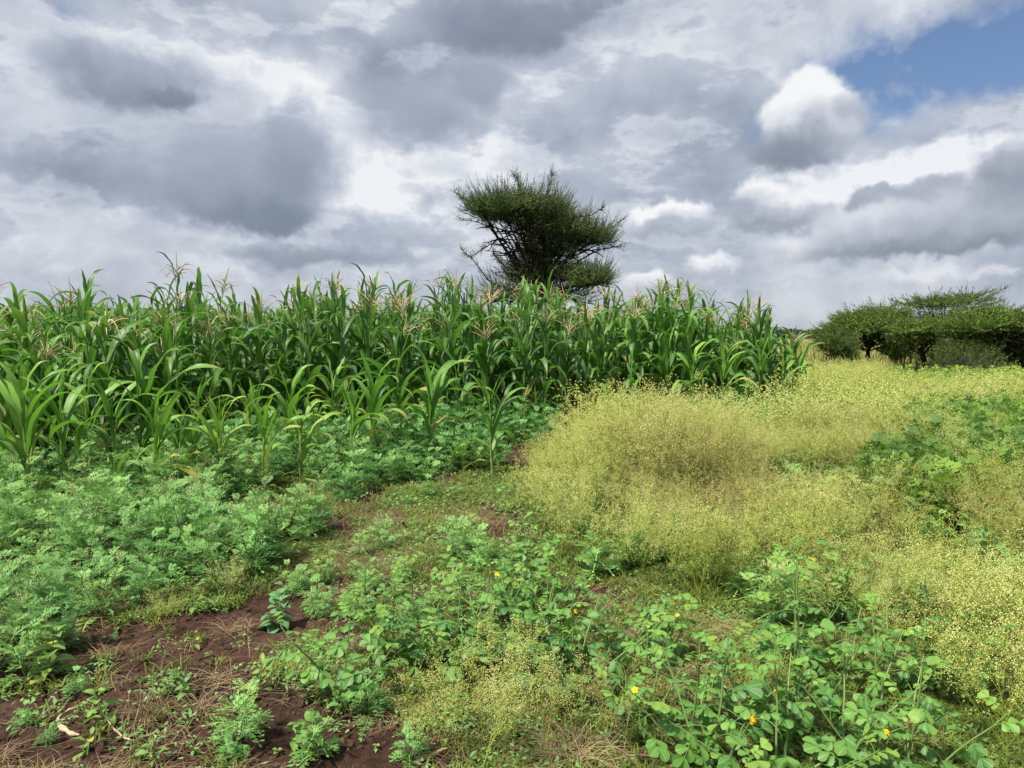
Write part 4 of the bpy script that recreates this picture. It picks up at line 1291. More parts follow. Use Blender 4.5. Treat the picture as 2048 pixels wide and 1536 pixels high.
FLW = []
for k in range(8):
    lean = [(0, 0), (.1, 0), (0, .1), (-.12, 0), (.15, .1), (0, 0), (-.05, -.1), (.08, -.05)][k]
    sb, hb = flower_plant(50 + k, .8, .62 + .06 * (k % 3), 10, 8, 6, 3, .0054, lean=lean)
    FLW.append((sb.mesh('stems', M_FSTEM), hb.mesh('flower_heads', M_FHEAD)))
FLWL = [flower_plant(70 + k, .7, .75, 5, 5, 6, 1, .0095) for k in range(3)]
LACYY = [lacy_plant(90 + k, .45, 4, 5, 1) for k in range(2)]


def flower_weed(x, y, sc, label, group, tint, brown, v=None, rot=None, scz=None, lean=(0, 0)):
    r_ = random.Random(int(x * 991 + y * 577))
    st, hd = FLW[r_.randrange(len(FLW)) if v is None else v]
    root = link('flowering_weed', None, loc=(x, y, float(H(x, y)) - .004), rot=(r_.gauss(0, .06) + lean[0], r_.gauss(0, .06) + lean[1], r_.uniform(0, 6.28) if rot is None else rot), sc=(sc, sc, scz or sc))
    tag(root, label, 'weed', group)
    link('stems', st, root, color=(tint, brown, 0), kind='stuff')
    link('flower_heads', hd, root, color=(tint, brown * .9, 0), kind='stuff')
    return root


# the mound of taller ones in the middle, then the spread to the right
fl_poly = PL_([(1062, 1075), (1120, 1150), (1290, 1180), (1420, 1225), (1540, 1260), (1700, 1300), (1800, 1360), (1880, 1420), (1960, 1520), (2000, 1620), (2700, 1620)]) + [(22, 26), (6.5, 27)] + [(5.9, 16.5), (5.0, 14.3), gp(1620, 868), gp(1400, 905), gp(1250, 880), gp(1120, 900), gp(1060, 975)]
gr_poly = PL_([(1720, 1050), (1770, 930), (1830, 870), (2600, 850), (2600, 1060), (2080, 1050), (1900, 1090)])
X, Y = scatter(-0.5, 9, 2.6, 9.2, 0.255, 41)
px_, py_ = topx(X, Y, 0.0)
ok = inpoly(X, Y, fl_poly) & (px_ < 2250)
hollow = (np.hypot((px_ - 1200) / 70, (py_ - 1195) / 16) < 1)          # the dark hollow under the mound
ok &= ~hollow
X, Y, px_, py_ = X[ok], Y[ok], px_[ok], py_[ok]
r = np.random.default_rng(43)
cnt = 0
for x, y, px, py in zip(X, Y, px_, py_):
    x, y = float(x), float(y)
    mound = px < 1560 and y > 4.6
    green = inpoly(np.array([x]), np.array([y]), gr_poly)[0]
    if green and r.uniform() < .75:
        continue
    if fbm(x, y, 1.3, 2) < (-.3 if not mound else -.42):
        continue
    # heights that give the mound its outline
    if mound:
        ptop = np.interp(px, [1040, 1080, 1150, 1250, 1300, 1380, 1480, 1560], [905, 880, 838, 800, 795, 800, 850, 868])
        hm = zat(ptop, y)
        hh = min(hm, .98, .42 + .17 * (y - 4.4) + .1) * r.uniform(.74, 1.06)
        if y < 5.3: hh = min(hh, .8)
        if px > 1250 and y < 6.0: hh = min(hh, (.46 + .10 * abs(px - 1410) / 150) * r.uniform(.8, 1.15))
        brown = np.clip(1.25 - np.hypot((px - 1430) / 190, (py - 1080) / 80), 0, 1) * .75
        lab, grp = ('pale flowering weed', 'pale flowering weeds on the tall mound') if brown < .2 else ('brownish flowering weed', 'brownish flowering weeds in the hollow')
        if y < 5.3 and px < 1300:
            lab, grp = 'bare-stemmed flowering weed', 'pale flowering weeds at the foot of the mound'
    else:
        hh = (.46 + .035 * (y - 3.5)) * r.uniform(.8, 1.2)
        brown = max(0, r.normal() * .14) + (.2 if fbm(x + 5, y, .8, 2) > .3 else 0)
        if px > 1900 and py < 1200:
            lab, grp = 'yellow-green flowering weed', 'flowering weeds at the right edge'
        elif y > 6.5:
            lab, grp = 'pale yellow flowering weed', 'flowering weeds between mound and green patch'
        else:
            lab, grp = 'yellowish flowering weed behind the round-leaved plants', 'flowering weeds behind the round-leaved plants'
    col_ = ['left shoulder', 'left of the crest', 'crest', 'right of the crest', 'right shoulder'][int(np.searchsorted([1130, 1230, 1330, 1440], px))] if mound else ['above the fan of bent stems', 'above the two straight stems', 'above the darkest round-leaved plant', 'by the right edge'][int(np.searchsorted([1640, 1800, 1930], px))]
    row_ = 'front' if y < 5.6 else ('middle' if y < 7 else 'back')
    lab = lab.split(' of the tall mound')[0].split(' on the tall mound')[0] if mound else lab
    lab = '%s, %s %s' % (lab, row_, ('rank of the tall mound, ' if mound else 'rank, ') + col_); grp = '%s, %s, %s' % (grp, row_, col_)
    hh *= 1 + .3 * float(fbm(x + 2, y, 1.5, 2))
    sc = hh / .93
    flower_weed(x, y, sc * 1.0, lab, grp, .33 + r.normal() * .24, float(brown) + (.06 if mound else .03))
    cnt += 1
print('flower near', cnt)
# green and yellow-green cut-leaved weeds standing among the flowering ones
r = np.random.default_rng(47)
k = 0
while k < 95:
    px, d = r.uniform(1130, 2150), r.uniform(3.5, 9)
    x = float((px - 1024) / F * d); y = float(d)
    if not inpoly(np.array([x]), np.array([y]), fl_poly)[0]:
        continue
    k += 1
    side = ['at the foot of the mound', 'by the fan of bent stems', 'left of the darkest round-leaved plant', 'towards the right edge'][int(np.searchsorted([1400, 1620, 1860], px))]
    rw = 'near' if y < 5.3 else 'far'
    lacy(x, y, r.uniform(.65, 1.05), 'yellow-green cut-leaved weed between flowering weeds, %s, %s side' % (side, rw), 'cut-leaved weeds between flowering weeds, %s, %s' % (side, rw), tint=r.uniform(.15, .65), yel=r.uniform(.1, .5), v=int(r.integers(7)), name='cut_leaved_weed')
for px, py, sc, ti, br_, v, ln, lab in [
    (2010, 1525, .62, .62, 0, 0, (0, -.1), 'whitest flowering weed, close in the bottom right corner'),
    (2090, 1480, .7, .6, 0, 1, (0, -.15), 'white flowering weed cut by the right edge near the bottom'),
    (2100, 1400, .7, .5, 0, 2, (0, 0), 'white flowering weed at the right edge above the corner'),
    (1010, 1500, .42, .42, .12, 3, (.2, 0), 'low white-headed flowering weed in front of the round-leaved clump'),
    (930, 1480, .40, .40, .1, 4, (.1, -.3), 'low white-headed flowering weed leaning left at the bottom centre'),
    (1080, 1530, .42, .35, .25, 5, (.2, .3), 'low flowering weed leaning right at the bottom centre'),
    (960, 1560, .42, .45, .1, 6, (.25, 0), 'nearest flowering weed at the bottom centre, cut by the edge'),
    (850, 1520, .36, .35, .15, 7, (.0, -.35), 'sparse flowering weed sprawling towards the dry stick'),
    (1000, 1420, .45, .45, .1, 0, (.1, .1), 'flowering weed rising just in front of the round-leaved clump'),
    (1170, 1500, .38, .3, .5, 1, (.1, .3), 'brownish flowering weed beside the dry straw at the bottom'),
    (1420, 1215, .62, .2, .05, 2, (-.15, .85), 'fan of bent yellow-green stems leaning right below the hollow'),
    (1390, 1205, .60, .2, .05, 3, (.1, .65), 'second fan of bent stems leaning right below the hollow'),
    (1440, 1225, .55, .22, .05, 4, (-.1, 1.05), 'lowest fan of bent stems lying to the right below the hollow'),
    (1405, 1225, .62, .2, .1, 5, (-.2, .45), 'steepest fan of stems below the hollow'),
    (1750, 1330, .42, .5, .1, 6, (0, 0), 'small white flowering weed among the round-leaved plants on the right'),
    (1560, 1400, .28, .6, .1, 2, (0, 0), 'tiny white flowering weed behind the close round-leaved plants'),
    (1860, 1290, .62, .3, .0, 1, (0, .1), 'yellow-green flowering weed rising left of the bare spot at the right edge'),
    (330, 1265, .28, .4, .1, 3, (0, 0), 'small budding weed at the right end of the lacy patch'),
    (450, 1215, .36, .4, .1, 5, (0, 0), 'budding weed with pale heads at the corner of the lacy patch'),
    (640, 1060, .42, .35, .0, 5, (0, 0), 'slender budding weed among the lacy weeds near the round grey leaves')]:
    x, y = gp(px, py)
    flower_weed(x, y, sc, lab, None, ti, br_, v=v, lean=ln, rot=0.3 * v)

# beyond nine metres the flowering weeds run together
fb, sb = MB(), MB()
X, Y = scatter(1.0, 24, 9.2, 31, 0.42, 51)
px_, py_ = topx(X, Y, 0.0)
ok = inpoly(X, Y, fl_poly) & (px_ < 2250) & ~inpoly(X, Y, gr_poly)
X, Y = X[ok], Y[ok]
r = np.random.default_rng(53)
br_ = fbm(X, Y, .35, 3)
for v in range(3):
    s_, h_ = FLWL[v]
    sel = np.arange(len(X)) % 3 == v
    n = sel.sum(); pos = np.stack([X, Y, H(X, Y)], -1)[sel]; a = r.uniform(0, 6.28, n)
    hh = r.uniform(.75, 1.15, n) * np.clip(1.15 - .012 * Y[sel], .7, 1.1) * np.where((topx(X, Y, 0)[0][sel] > 1770) & (Y[sel] > 17), .55, 1); ti = r.uniform(-.15, .4, n) + br_[sel] * .55
    replicate(fb, h_, pos, a, hh * 1.15, tint=ti, scz=hh); replicate(sb, s_, pos, a, hh * 1.15, tint=ti * .6, scz=hh)
root = tag(link('flowering_weed_cover', fb.mesh('flowering_weed_cover', M_FHEAD), kind='stuff'), 'far sweep of pale yellow flowering weeds reaching the low thorn trees', 'weeds', kind='stuff')
link('stems', sb.mesh('stems', M_FSTEM), root, kind='stuff')
print('flower far', len(X), sum(len(q) for q in fb.Tr))
# the green patch on the right, and greens mixed into the sweep
fb, sb = MB(), MB()
X, Y = scatter(1.5, 20, 5.2, 26, 0.21, 61)
px_, py_ = topx(X, Y, 0.0)
ing = inpoly(X, Y, gr_poly)
mixd = (Y > 9) & inpoly(X, Y, fl_poly) & (r.uniform(size=len(X)) < np.where(px_ > 1850, .55, .25))
ok = (ing | mixd) & (px_ < 2250)
X, Y, ing = X[ok], Y[ok], ing[ok]
for v in range(2):
    s_, f_, h_ = LACYY[v]
    sel = np.arange(len(X)) % 2 == v
    n = sel.sum(); pos = np.stack([X, Y, H(X, Y)], -1)[sel]; a = r.uniform(0, 6.28, n); sc = r.uniform(1.05, 1.5, n)
    ti = np.where(ing[sel], r.uniform(-.02, .5, n) ** 1.0 + .25 * (fbm(X[sel], Y[sel], .8, 2) > .1), r.uniform(.5, .95, n))
    sc = sc * np.where(ing[sel], 1.0, .9); replicate(fb, f_, pos, a, sc, tint=ti); replicate(sb, s_, pos, a, sc, tint=ti)
M_GREENP = leaf_mat('green_patch_leaf', (0.028, 0.115, 0.035), (0.22, 0.34, 0.05), (0.34, 0.40, 0.08), rough=0.6, trans=0.35, tcol=(0.22, 0.42, 0.05), spec=0.25, nscale=1.2)
root = tag(link('green_weed_patch', fb.mesh('green_weed_patch', M_GREENP), kind='stuff'), 'patch of darker green weeds at the right edge, turning yellow-green behind', 'weeds', kind='stuff')
link('stems', sb.mesh('stems', M_LSTEM), root, kind='stuff')
print('green', len(X), sum(len(q) for q in fb.Q) * 2)


# ------------------------------------------------------------------ creeping grass, straw
def tuft(seed, n, L, hgt, w=.0024):
    r = np.random.default_rng(seed)
    mb = MB()
    a = r.uniform(0, 2 * PI, n); l = L * r.uniform(.5, 1.2, n)
    s = np.linspace(0, 1, 4)
    rad = l[:, None] * s; z = hgt * r.uniform(.3, 1.2, n)[:, None] * np.sin(s * r.uniform(1.5, 3.0, n)[:, None])
    b0 = r.normal(size=(n, 2)) * L * .3
    P = np.stack([b0[:, :1] + rad * np.cos(a)[:, None], b0[:, 1:] + rad * np.sin(a)[:, None], np.abs(z) + .002], -1)
    strips(mb, P, np.array([1, .9, .6, .15])[None] * w, np.stack([-np.sin(a), np.cos(a), 0 * a], -1) * 1.0, tint=r.uniform(-.1, .3, n))
    return mb


T_G = [tuft(k, 20, .075, .04, w=.0026) for k in range(4)]
T_S = [tuft(10 + k, 20, .16, .03, w=.0011) for k in range(3)]
lr_ = np.random.default_rng(71)
T_L = []
for k in range(3):                                   # small creeping herb with tiny leaves
    mb = MB(); n = 16
    a = lr_.uniform(0, 6.28, n); q = np.stack([lr_.normal(size=n) * .04, lr_.normal(size=n) * .04, lr_.uniform(.006, .04, n)], -1)
    d = np.stack([np.cos(a), np.sin(a), lr_.normal(size=n) * .35], -1) * .012; e = np.stack([-np.sin(a), np.cos(a), lr_.normal(size=n) * .2], -1) * .0055
    mb.add(np.stack([q - d, q + e, q + d, q - e], 1).reshape(-1, 3), Q=np.arange(n * 4).reshape(-1, 4), tint=np.repeat(lr_.uniform(-.1, .4, n), 4))
    T_L.append(mb)
n = 17000
px = lr_.uniform(-80, 2150, n * 4); d = 2.35 + 6.5 * lr_.uniform(0, 1, n * 4) ** 1.25
x = (px - 1024) / F * (d + .1)
PXg, PYg = topx(x, d, 0)
dens = .62 + .9 * fbm(x, d, 1.5, 3)
bare = inpoly(PXg, PYg, [(-200, 1600), (-200, 1330), (190, 1255), (450, 1215), (560, 1160), (720, 1160), (640, 1260), (560, 1270), (540, 1350), (620, 1400), (700, 1440), (900, 1480), (760, 1600)])
bare2 = inpoly(PXg, PYg, [(1180, 1480), (1400, 1440), (1420, 1600), (1150, 1600)]) | (np.hypot((PXg - 620) / 90, (PYg - 1175) / 22) < 1) | (np.hypot((PXg - 1180) / 90, (PYg - 1215) / 26) < 1) | (np.hypot((PXg - 2000) / 80, (PYg - 1160) / 40) < 1) | (np.hypot((PXg - 1010) / 40, (PYg - 1100) / 14) < 1)
dens = np.where(bare, dens * .035, dens); dens = np.where(bare2, dens * .3, dens)
in_l = inpoly(x, d, lacy_poly)
dens = np.where(in_l, dens * .25, dens)
keep = lr_.uniform(size=n * 4) < dens * np.clip(.25 + .75 * (5.5 / d) * .6, 0, 1)
x, d, PXg, PYg = x[keep][:n], d[keep][:n], PXg[keep][:n], PYg[keep][:n]
dryn = fbm(x + 3, d, 1.1, 3)
kind = np.where(lr_.uniform(size=len(x)) < .28 + .6 * dryn, 1, 0)
kind = np.where((kind == 1) & inpoly(PXg, PYg, [(-200, 1600), (-200, 1330), (450, 1200), (700, 1160), (700, 1440), (760, 1600)]) & (lr_.uniform(size=len(x)) < .65), 2, kind)
kind = np.where((kind == 0) & (lr_.uniform(size=len(x)) < .34), 2, kind)
gb_, sb_, hb_ = MB(), MB(), MB()
for K_, lib, dst in ((0, T_G, gb_), (1, T_S, sb_), (2, T_L, hb_)):
    for v in range(len(lib)):
        sel = (kind == K_) & (np.arange(len(x)) % len(lib) == v)
        m_ = sel.sum()
        replicate(dst, lib[v], np.stack([x, d, H(x, d) + .003], -1)[sel], lr_.uniform(0, 6.28, m_), lr_.uniform(.7, 1.35, m_) * np.clip(d[sel] / 4.2, 1, 1.6), tint=lr_.uniform(0, .35, m_) + .2 * fbm(x, d, .9, 2)[sel])
tag(link('creeping_grass', gb_.mesh('creeping_grass', M_GRASS), kind='stuff'), 'olive creeping grass matting the ground between the weeds', 'grass', kind='stuff')
tag(link('dry_straw', sb_.mesh('dry_straw', M_STRAW), kind='stuff'), 'thin dry straw strewn over soil and grass', 'straw', kind='stuff')
tag(link('creeping_herbs', hb_.mesh('creeping_herbs', M_ROUND), kind='stuff'), 'tiny-leaved creeping herbs dotted over the soil and grass', 'herbs', kind='stuff')
print('grass tris', 2 * (sum(map(len, gb_.Q)) + sum(map(len, sb_.Q)) + sum(map(len, hb_.Q))))


# ------------------------------------------------------------------ round-leaved plants with yellow flowers
def leaflet(mb, base, d, L, W, n, tint, cup=.25):
    """one obovate blade from base along d, n = its upper normal"""
    side = unit(np.cross(n, d))
    s = np.array([0, .22, .5, .78, .94, 1.0]); w = np.array([.06, .42, .82, 1.0, .66, .12]) * W * .5
    t = np.array([-1, -.45, 0, .45, 1.0])
    P = base + d * (L * s)[:, None] - n * (L * .22 * s ** 2)[:, None]
    V = P[:, None] + side * (w[:, None] * t)[..., None] + n * (np.abs(t)[None] * w[:, None] * cup)[..., None]
    i = np.arange(30).reshape(6, 5)
    Q = np.stack([i[:-1, :-1], i[:-1, 1:], i[1:, 1:], i[1:, :-1]], -1).reshape(-1, 4)
    uv = np.stack(np.broadcast_arrays((t[None] + 1) / 2, s[:, None]), -1)
    mb.add(V.reshape(-1, 3), Q=Q, uv=uv.reshape(-1, 2), tint=tint)


def round_leaf(seed, L=.085, sag=.4):
    r = np.random.default_rng(seed)
    mb = MB()
    s = np.linspace(0, 1, 7)
    P = np.stack([L * s, 0 * s, L * (.35 * s - sag * .7 * s ** 2)], -1)
    tubes(mb, P, np.linspace(.0015, .0009, 7), m=4, tint=.3)
    for k, f in enumerate((.45, .72, 1.0)):
        q = P[int(round(f * 6))]
        sz = [.026, .033, .041][k] * r.uniform(.9, 1.1)
        for sd_ in (-1, 1):
            a = R_([68, 52, 32][k]) + r.normal() * .1
            d = unit(np.array([math.cos(a), sd_ * math.sin(a), -.10 - sag * r.uniform(.3, 1.1)]))
            n = unit(np.array([.15, sd_ * -.15, 1.0]) + r.normal(size=3) * .12); n = unit(n - d * (n @ d))
            leaflet(mb, q, d, sz, sz * .78, n, r.uniform(-.06, .12))
    return mb


RLEAF = [round_leaf(k, sag=[.3, .6, .9, 1.4, .5, 1.1][k]).mesh('leaf', M_ROUND) for k in range(6)]


def yflower_mesh():
    mb = MB()
    for k in range(5):
        a = k * 1.2566
        d = np.array([math.cos(a), math.sin(a), .35]); leaflet(mb, np.zeros(3), unit(d), .014, .012, unit(np.array([-d[0] * .3, -d[1] * .3, 1])), .3)
    octas(mb, np.array([[0, 0, .004]]), .003, tint=0)
    return mb.mesh('flower', M_YFLOWER)


YFL = yflower_mesh()


def pod_mesh():
    mb = MB(); s = np.linspace(0, 1, 8)
    tubes(mb, np.stack([.13 * np.sin(s * 1.3), 0 * s, -.03 * s - .09 * s ** 2 + .04 * s], -1), [.0012, .0016, .002, .002, .002, .002, .0016, .0006], m=4, tint=.4)
    return mb.mesh('pod', M_RSTEM)


POD = pod_mesh()


def round_plant(px, py, h, stems, label, tint=.3, seed=0, nf=2, bright=False, leafsc=1.0):
    """stems: list of (azimuth deg, lean 0..1.3, length factor)"""
    r = np.random.default_rng(seed)
    x, y = gp(px, py)
    root = tag(link('round_leaved_plant', None, loc=(x, y, float(H(x, y)) - .005)), label, 'wild plant')
    for az_, ln, lf in stems:
        a = R_(az_); L = h * lf; K = 8
        s = np.linspace(0, 1, K)
        P = np.stack([math.cos(a) * math.sin(ln) * L * s, math.sin(a) * math.sin(ln) * L * s, L * (math.cos(ln) * s + .10 * s ** 2)], -1) + np.cumsum(r.normal(size=(K, 3)) * .005, 0) * np.minimum(1, s * 4)[:, None]
        mb = MB(); tubes(mb, P, np.linspace(.0055, .0022, K), m=6, tint=r.uniform(0, .4))
        link('stem', mb.mesh('stem', M_RSTEM), root, color=(tint, 0, 0))
        nl = max(4, int(L / (.046 if px < 1280 else .06)))
        for k in range(nl):
            f = (k + .8) / nl
            if f < .18: continue
            q = [float(np.interp(f * (K - 1), np.arange(K), P[:, c])) for c in range(3)]
            aa = a + k * 2.6 + r.normal() * .4
            top = f > .8
            me = RLEAF[int(r.integers(6))] if not top else RLEAF[int(r.choice([0, 1, 4]))]
            sc = (1.38 - .55 * f ** 2) * r.uniform(.85, 1.15) * leafsc
            link('leaf', me, root, loc=q, rot=(r.normal() * .3, -R_(10 + 25 * f) + r.normal() * .25, aa), sc=sc, color=(tint + (.4 * max(0, f - .6) / .4) + r.normal() * .07, .25 if (top and r.uniform() < .4) else 0, 0))
        for k in range(2):
            if r.uniform() < .6:
                f = r.uniform(.55, .9); q = [float(np.interp(f * (K - 1), np.arange(K), P[:, c])) for c in range(3)]
                link('pod', POD, root, loc=q, rot=(r.normal() * .3, r.uniform(-.9, 0), r.uniform(0, 6.28)), sc=r.uniform(.8, 1.2))
        for k in range(nf):
            if r.uniform() < .13:
                f = r.uniform(.72, .98); q = np.array([np.interp(f * (K - 1), np.arange(K), P[:, c]) for c in range(3)])
                q = q + r.normal(size=3) * .015 + [0, -.012, .02]
                link('flower', YFL, root, loc=list(map(float, q)), rot=(r.normal() * .5 + .5, r.normal() * .4, r.uniform(0, 6)), sc=r.uniform(.7, 1.0), color=(.3, 0, 0))
    return root


bushy = [(0, .1, .9), (50, .75, .95), (170, .8, .95), (225, .75, .9), (330, .85, .95)]
wide = [(10, 1.05, 1.2), (60, .8, 1.0), (120, .7, .95), (175, 1.05, 1.2), (230, .95, .9), (300, .95, .9), (90, .15, .95)]
up = [(80, .12, 1.0), (200, .45, .8), (330, .5, .85), (20, .3, .9)]
for i, (px, py, h, st, ti, nf, lab) in enumerate([
    (690, 1400, .40, bushy, .42, 0, 'brighter round-leaved plant at the left end of the clump, beside bare soil'),
    (830, 1330, .42, wide, .26, 1, 'dark round-leaved plant in the left half of the clump'),
    (900, 1370, .44, bushy, .2, 1, 'round-leaved plant overhanging the low white flowering weeds'),
    (980, 1350, .46, wide, .24, 1, 'round-leaved plant at the very centre of the clump with a yellow flower'),
    (1060, 1340, .44, wide, .24, 0, 'round-leaved plant right of the centre of the clump'),
    (1140, 1395, .42, wide, .22, 1, 'dark round-leaved plant at the lower right of the clump'),
    (1050, 1220, .46, up, .3, 0, 'upright round-leaved plant behind the clump, before the flowering mound'),
    (1090, 1255, .38, up, .34, 0, 'lighter round-leaved plant behind the clump nearest the bare hollow'),
    (960, 1255, .34, bushy, .42, 1, 'light green round-leaved plant at the back of the clump, left of the upright one'),
    (770, 1270, .26, bushy, .36, 1, 'low round-leaved plant at the back left of the clump'),
    (1240, 1330, .36, [(0, .9, 1.1), (50, 1.1, 1.1), (160, .9, 1.0), (300, .7, .8)], .3, 2, 'thin round-leaved plant right of the clump with an orange-yellow flower'),
    (1330, 1320, .30, up, .4, 2, 'small round-leaved plant with yellow buds below the fan of bent stems'),
    (1290, 1440, .34, up, .42, 0, 'pale round-leaved plant on straw, just right of the clump'),
    (1370, 1500, .44, bushy, .38, 1, 'round-leaved plant standing at the left of the close group on the right'),
    (1420, 1560, .46, [(130, .5, 1.0), (60, .35, 1.1), (180, .8, .9), (20, .8, .9), (300, .6, .8)], .36, 2, 'round-leaved plant with long pale stems, cut by the bottom edge'),
    (1560, 1570, .52, wide, .4, 1, 'biggest close round-leaved plant at the bottom edge, leaves pale and crowded'),
    (1600, 1480, .60, [(75, .2, 1.15), (110, .05, 1.1), (160, .6, .8), (10, .6, .85)], .32, 1, 'tallest round-leaved plant with two straight pale stems rising side by side'),
    (1500, 1440, .36, bushy, .42, 2, 'round-leaved plant with bright top leaves left of the two straight stems'),
    (1680, 1550, .50, [(40, .85, 1.2), (70, .5, 1.0), (150, .8, .9), (0, 1.0, .9), (290, .6, .8)], .38, 2, 'round-leaved plant with a thick stem slanting up to the right'),
    (1800, 1570, .48, bushy, .36, 2, 'round-leaved plant with yellow top buds at the bottom right'),
    (1590, 1330, .52, up, .26, 1, 'dark round-leaved plant standing among pale weeds behind the close group'),
    (1640, 1250, .46, up, .24, 1, 'slim round-leaved plant deeper among the pale weeds'),
    (1690, 1360, .40, bushy, .3, 1, 'round-leaved plant behind the slanting thick stem'),
    (1760, 1430, .42, [(60, .6, 1.1), (100, .2, .9), (10, .9, 1.1)], .34, 1, 'round-leaved plant with few leaves, right of the close group'),
    (1860, 1400, .46, up, .16, 1, 'darkest round-leaved plant near the right edge with drooping leaves'),
    (1925, 1230, .62, [(90, .08, 1.0), (200, .3, .8)], .14, 0, 'tall thin plant with very dark hanging leaves in the pale weeds at right'),
    (1955, 1390, .40, bushy, .22, 1, 'round-leaved plant beside the dry bare spot at the right edge'),
    (1560, 1100, .42, up, .2, 0, 'dark round-leaved plant at the right rim of the hollow in the mound'),
    (1610, 1180, .40, bushy, .22, 1, 'round-leaved plant with a yellow flower right of the fan of bent stems'),
    (2040, 1200, .36, bushy, .45, 0, 'bright broad plant on the bare spot at the right edge')]):
    round_plant(px, py, h, st, lab, tint=ti, seed=300 + i, nf=nf)


# ------------------------------------------------------------------ broad-leaved herbs
def broad_leaf_mesh(L, W, mat, seed, heart=False):
    mb = MB()
    s = np.array([0, .1, .28, .5, .72, .9, 1.0]); w = (np.array([.1, .75, 1.0, .92, .62, .24, .02]) if heart else np.array([.08, .35, .8, 1.0, .78, .36, .03])) * W / 2
    t = np.array([-1, -.5, 0, .5, 1.0])
    r = np.random.default_rng(seed)
    P = np.stack([.3 * L + L * s, 0 * s, L * (.3 * s - .55 * s ** 2)], -1)
    V = P[:, None] + np.array([0, 1, 0]) * (w[:, None] * t)[..., None] + np.array([0, 0, 1]) * (np.abs(t)[None] * w[:, None] * .3 + np.sin(s * 14 + seed)[:, None] * .003 * np.abs(t)[None])[..., None]
    if heart:
        V[0, [0, 4], 0] -= L * .12; V[1, [0, 4], 0] -= L * .1
    i = np.arange(35).reshape(7, 5)
    Q = np.stack([i[:-1, :-1], i[:-1, 1:], i[1:, 1:], i[1:, :-1]], -1).reshape(-1, 4)
    uv = np.stack(np.broadcast_arrays((t[None] + 1) / 2, s[:, None]), -1)
    mb.add(V.reshape(-1, 3), Q=Q, uv=uv.reshape(-1, 2))
    tubes(mb, np.array([[0, 0, 0], [.15 * L, 0, .02 * L], [.32 * L, 0, .01 * L]]), [.0016, .0013, .001], m=4, tint=.4)
    return mb.mesh('leaf', mat)


BL = {'narrow': [broad_leaf_mesh(.075, .034, M_BROAD, k) for k in range(2)], 'wide': [broad_leaf_mesh(.08, .062, M_BROAD, k + 5, True) for k in range(2)], 'grey': [broad_leaf_mesh(.075, .075, M_PALE, k + 9, True) for k in range(2)]}


def herb(px, py, h, n, kind, sc, tint, yel, label, name='broad_leaved_herb', red=False, lean=.2, group=None):
    r = np.random.default_rng(int(px * 3 + py))
    x, y = gp(px, py)
    root = tag(link(name, None, loc=(x, y, float(H(x, y)) - .003)), label, 'herb', group)
    s = np.linspace(0, 1, 5); a = r.uniform(0, 6)
    P = np.stack([math.cos(a) * lean * h * s ** 1.4, math.sin(a) * lean * h * s ** 1.4, h * s], -1)
    mb = MB(); tubes(mb, P, np.linspace(.0045, .002, 5), m=5)
    link('stem', mb.mesh('stem', M_RSTEM), root, color=(tint, .8 if red else 0, 0))
    for k in range(n):
        f = (k + .5) / n
        q = [float(np.interp(f * 4, np.arange(5), P[:, c])) for c in range(3)]
        yy = yel if r.uniform() > .06 else 1.0 * (yel > .05)
        link('leaf', BL[kind][int(r.integers(2))], root, loc=q, rot=(r.normal() * .25, -R_(-8 + 40 * f) + r.normal() * .2, k * 2.4 + r.normal() * .3), sc=sc * (1.15 - .5 * f) * r.uniform(.8, 1.2), color=(tint + r.normal() * .1, yy, 0))


herb(95, 1345, .24, 13, 'wide', 1.25, .62, .08, 'broad pale-leaved herb with reddish stem at the lower left of the lacy patch', red=True)
herb(80, 1372, .07, 4, 'wide', 1.0, .7, .45, 'small herb with one yellowing leaf below the broad pale-leaved one')
herb(555, 1255, .20, 20, 'grey', 1.0, .5, 0, 'soft grey-green plant with rounded leaves standing alone on the grassy soil', name='soft_leaved_plant')
herb(648, 1062, .13, 6, 'grey', 1.35, .75, 0, 'pale plant with one big round leaf at the right of the lacy patch', name='soft_leaved_plant')
herb(515, 1400, .15, 16, 'narrow', 1.05, .45, .35, 'yellowing herb with narrow leaves between straw and the round-leaved clump')
herb(210, 1455, .17, 14, 'wide', .75, .66, .1, 'bright herb with small leaves beside the dry straw tuft')
herb(175, 1510, .07, 7, 'narrow', .9, .7, .1, 'low bright herb lying next to the pale twisted root')
herb(385, 1225, .16, 9, 'narrow', 1.0, .5, .1, 'upright herb at the tip of the lacy patch')
herb(235, 1265, .12, 7, 'narrow', .9, .55, 0, 'herb with spoon-shaped leaves at the edge of the soil under the lacy patch')
herb(385, 1290, .09, 8, 'narrow', .6, .55, .1, 'small seedling alone on bare soil, middle left')
herb(335, 1395, .07, 16, 'wide', .5, .4, 0, 'left one of the low leafy herbs behind the dry straw tuft')
herb(375, 1400, .08, 18, 'wide', .5, .42, 0, 'right one of the low leafy herbs behind the dry straw tuft')
herb(350, 1375, .08, 16, 'wide', .45, .38, 0, 'back one of the low leafy herbs behind the dry straw tuft')
herb(310, 1380, .07, 12, 'narrow', .5, .6, .1, 'yellow-green low herb at the left of the leafy group')
herb(620, 1520, .14, 11, 'wide', .8, .6, .1, 'herb with pale buds near the bottom, right of the single lacy weed')
herb(590, 1500, .09, 8, 'wide', .7, .6, .05, 'small herb right next to the single lacy weed')
herb(1230, 1245, .08, 8, 'wide', .6, .5, .1, 'small leafy herb at the edge of the bare hollow')
herb(310, 1545, .10, 9, 'narrow', .7, .5, .1, 'herb at the bottom edge left of the single lacy weed')
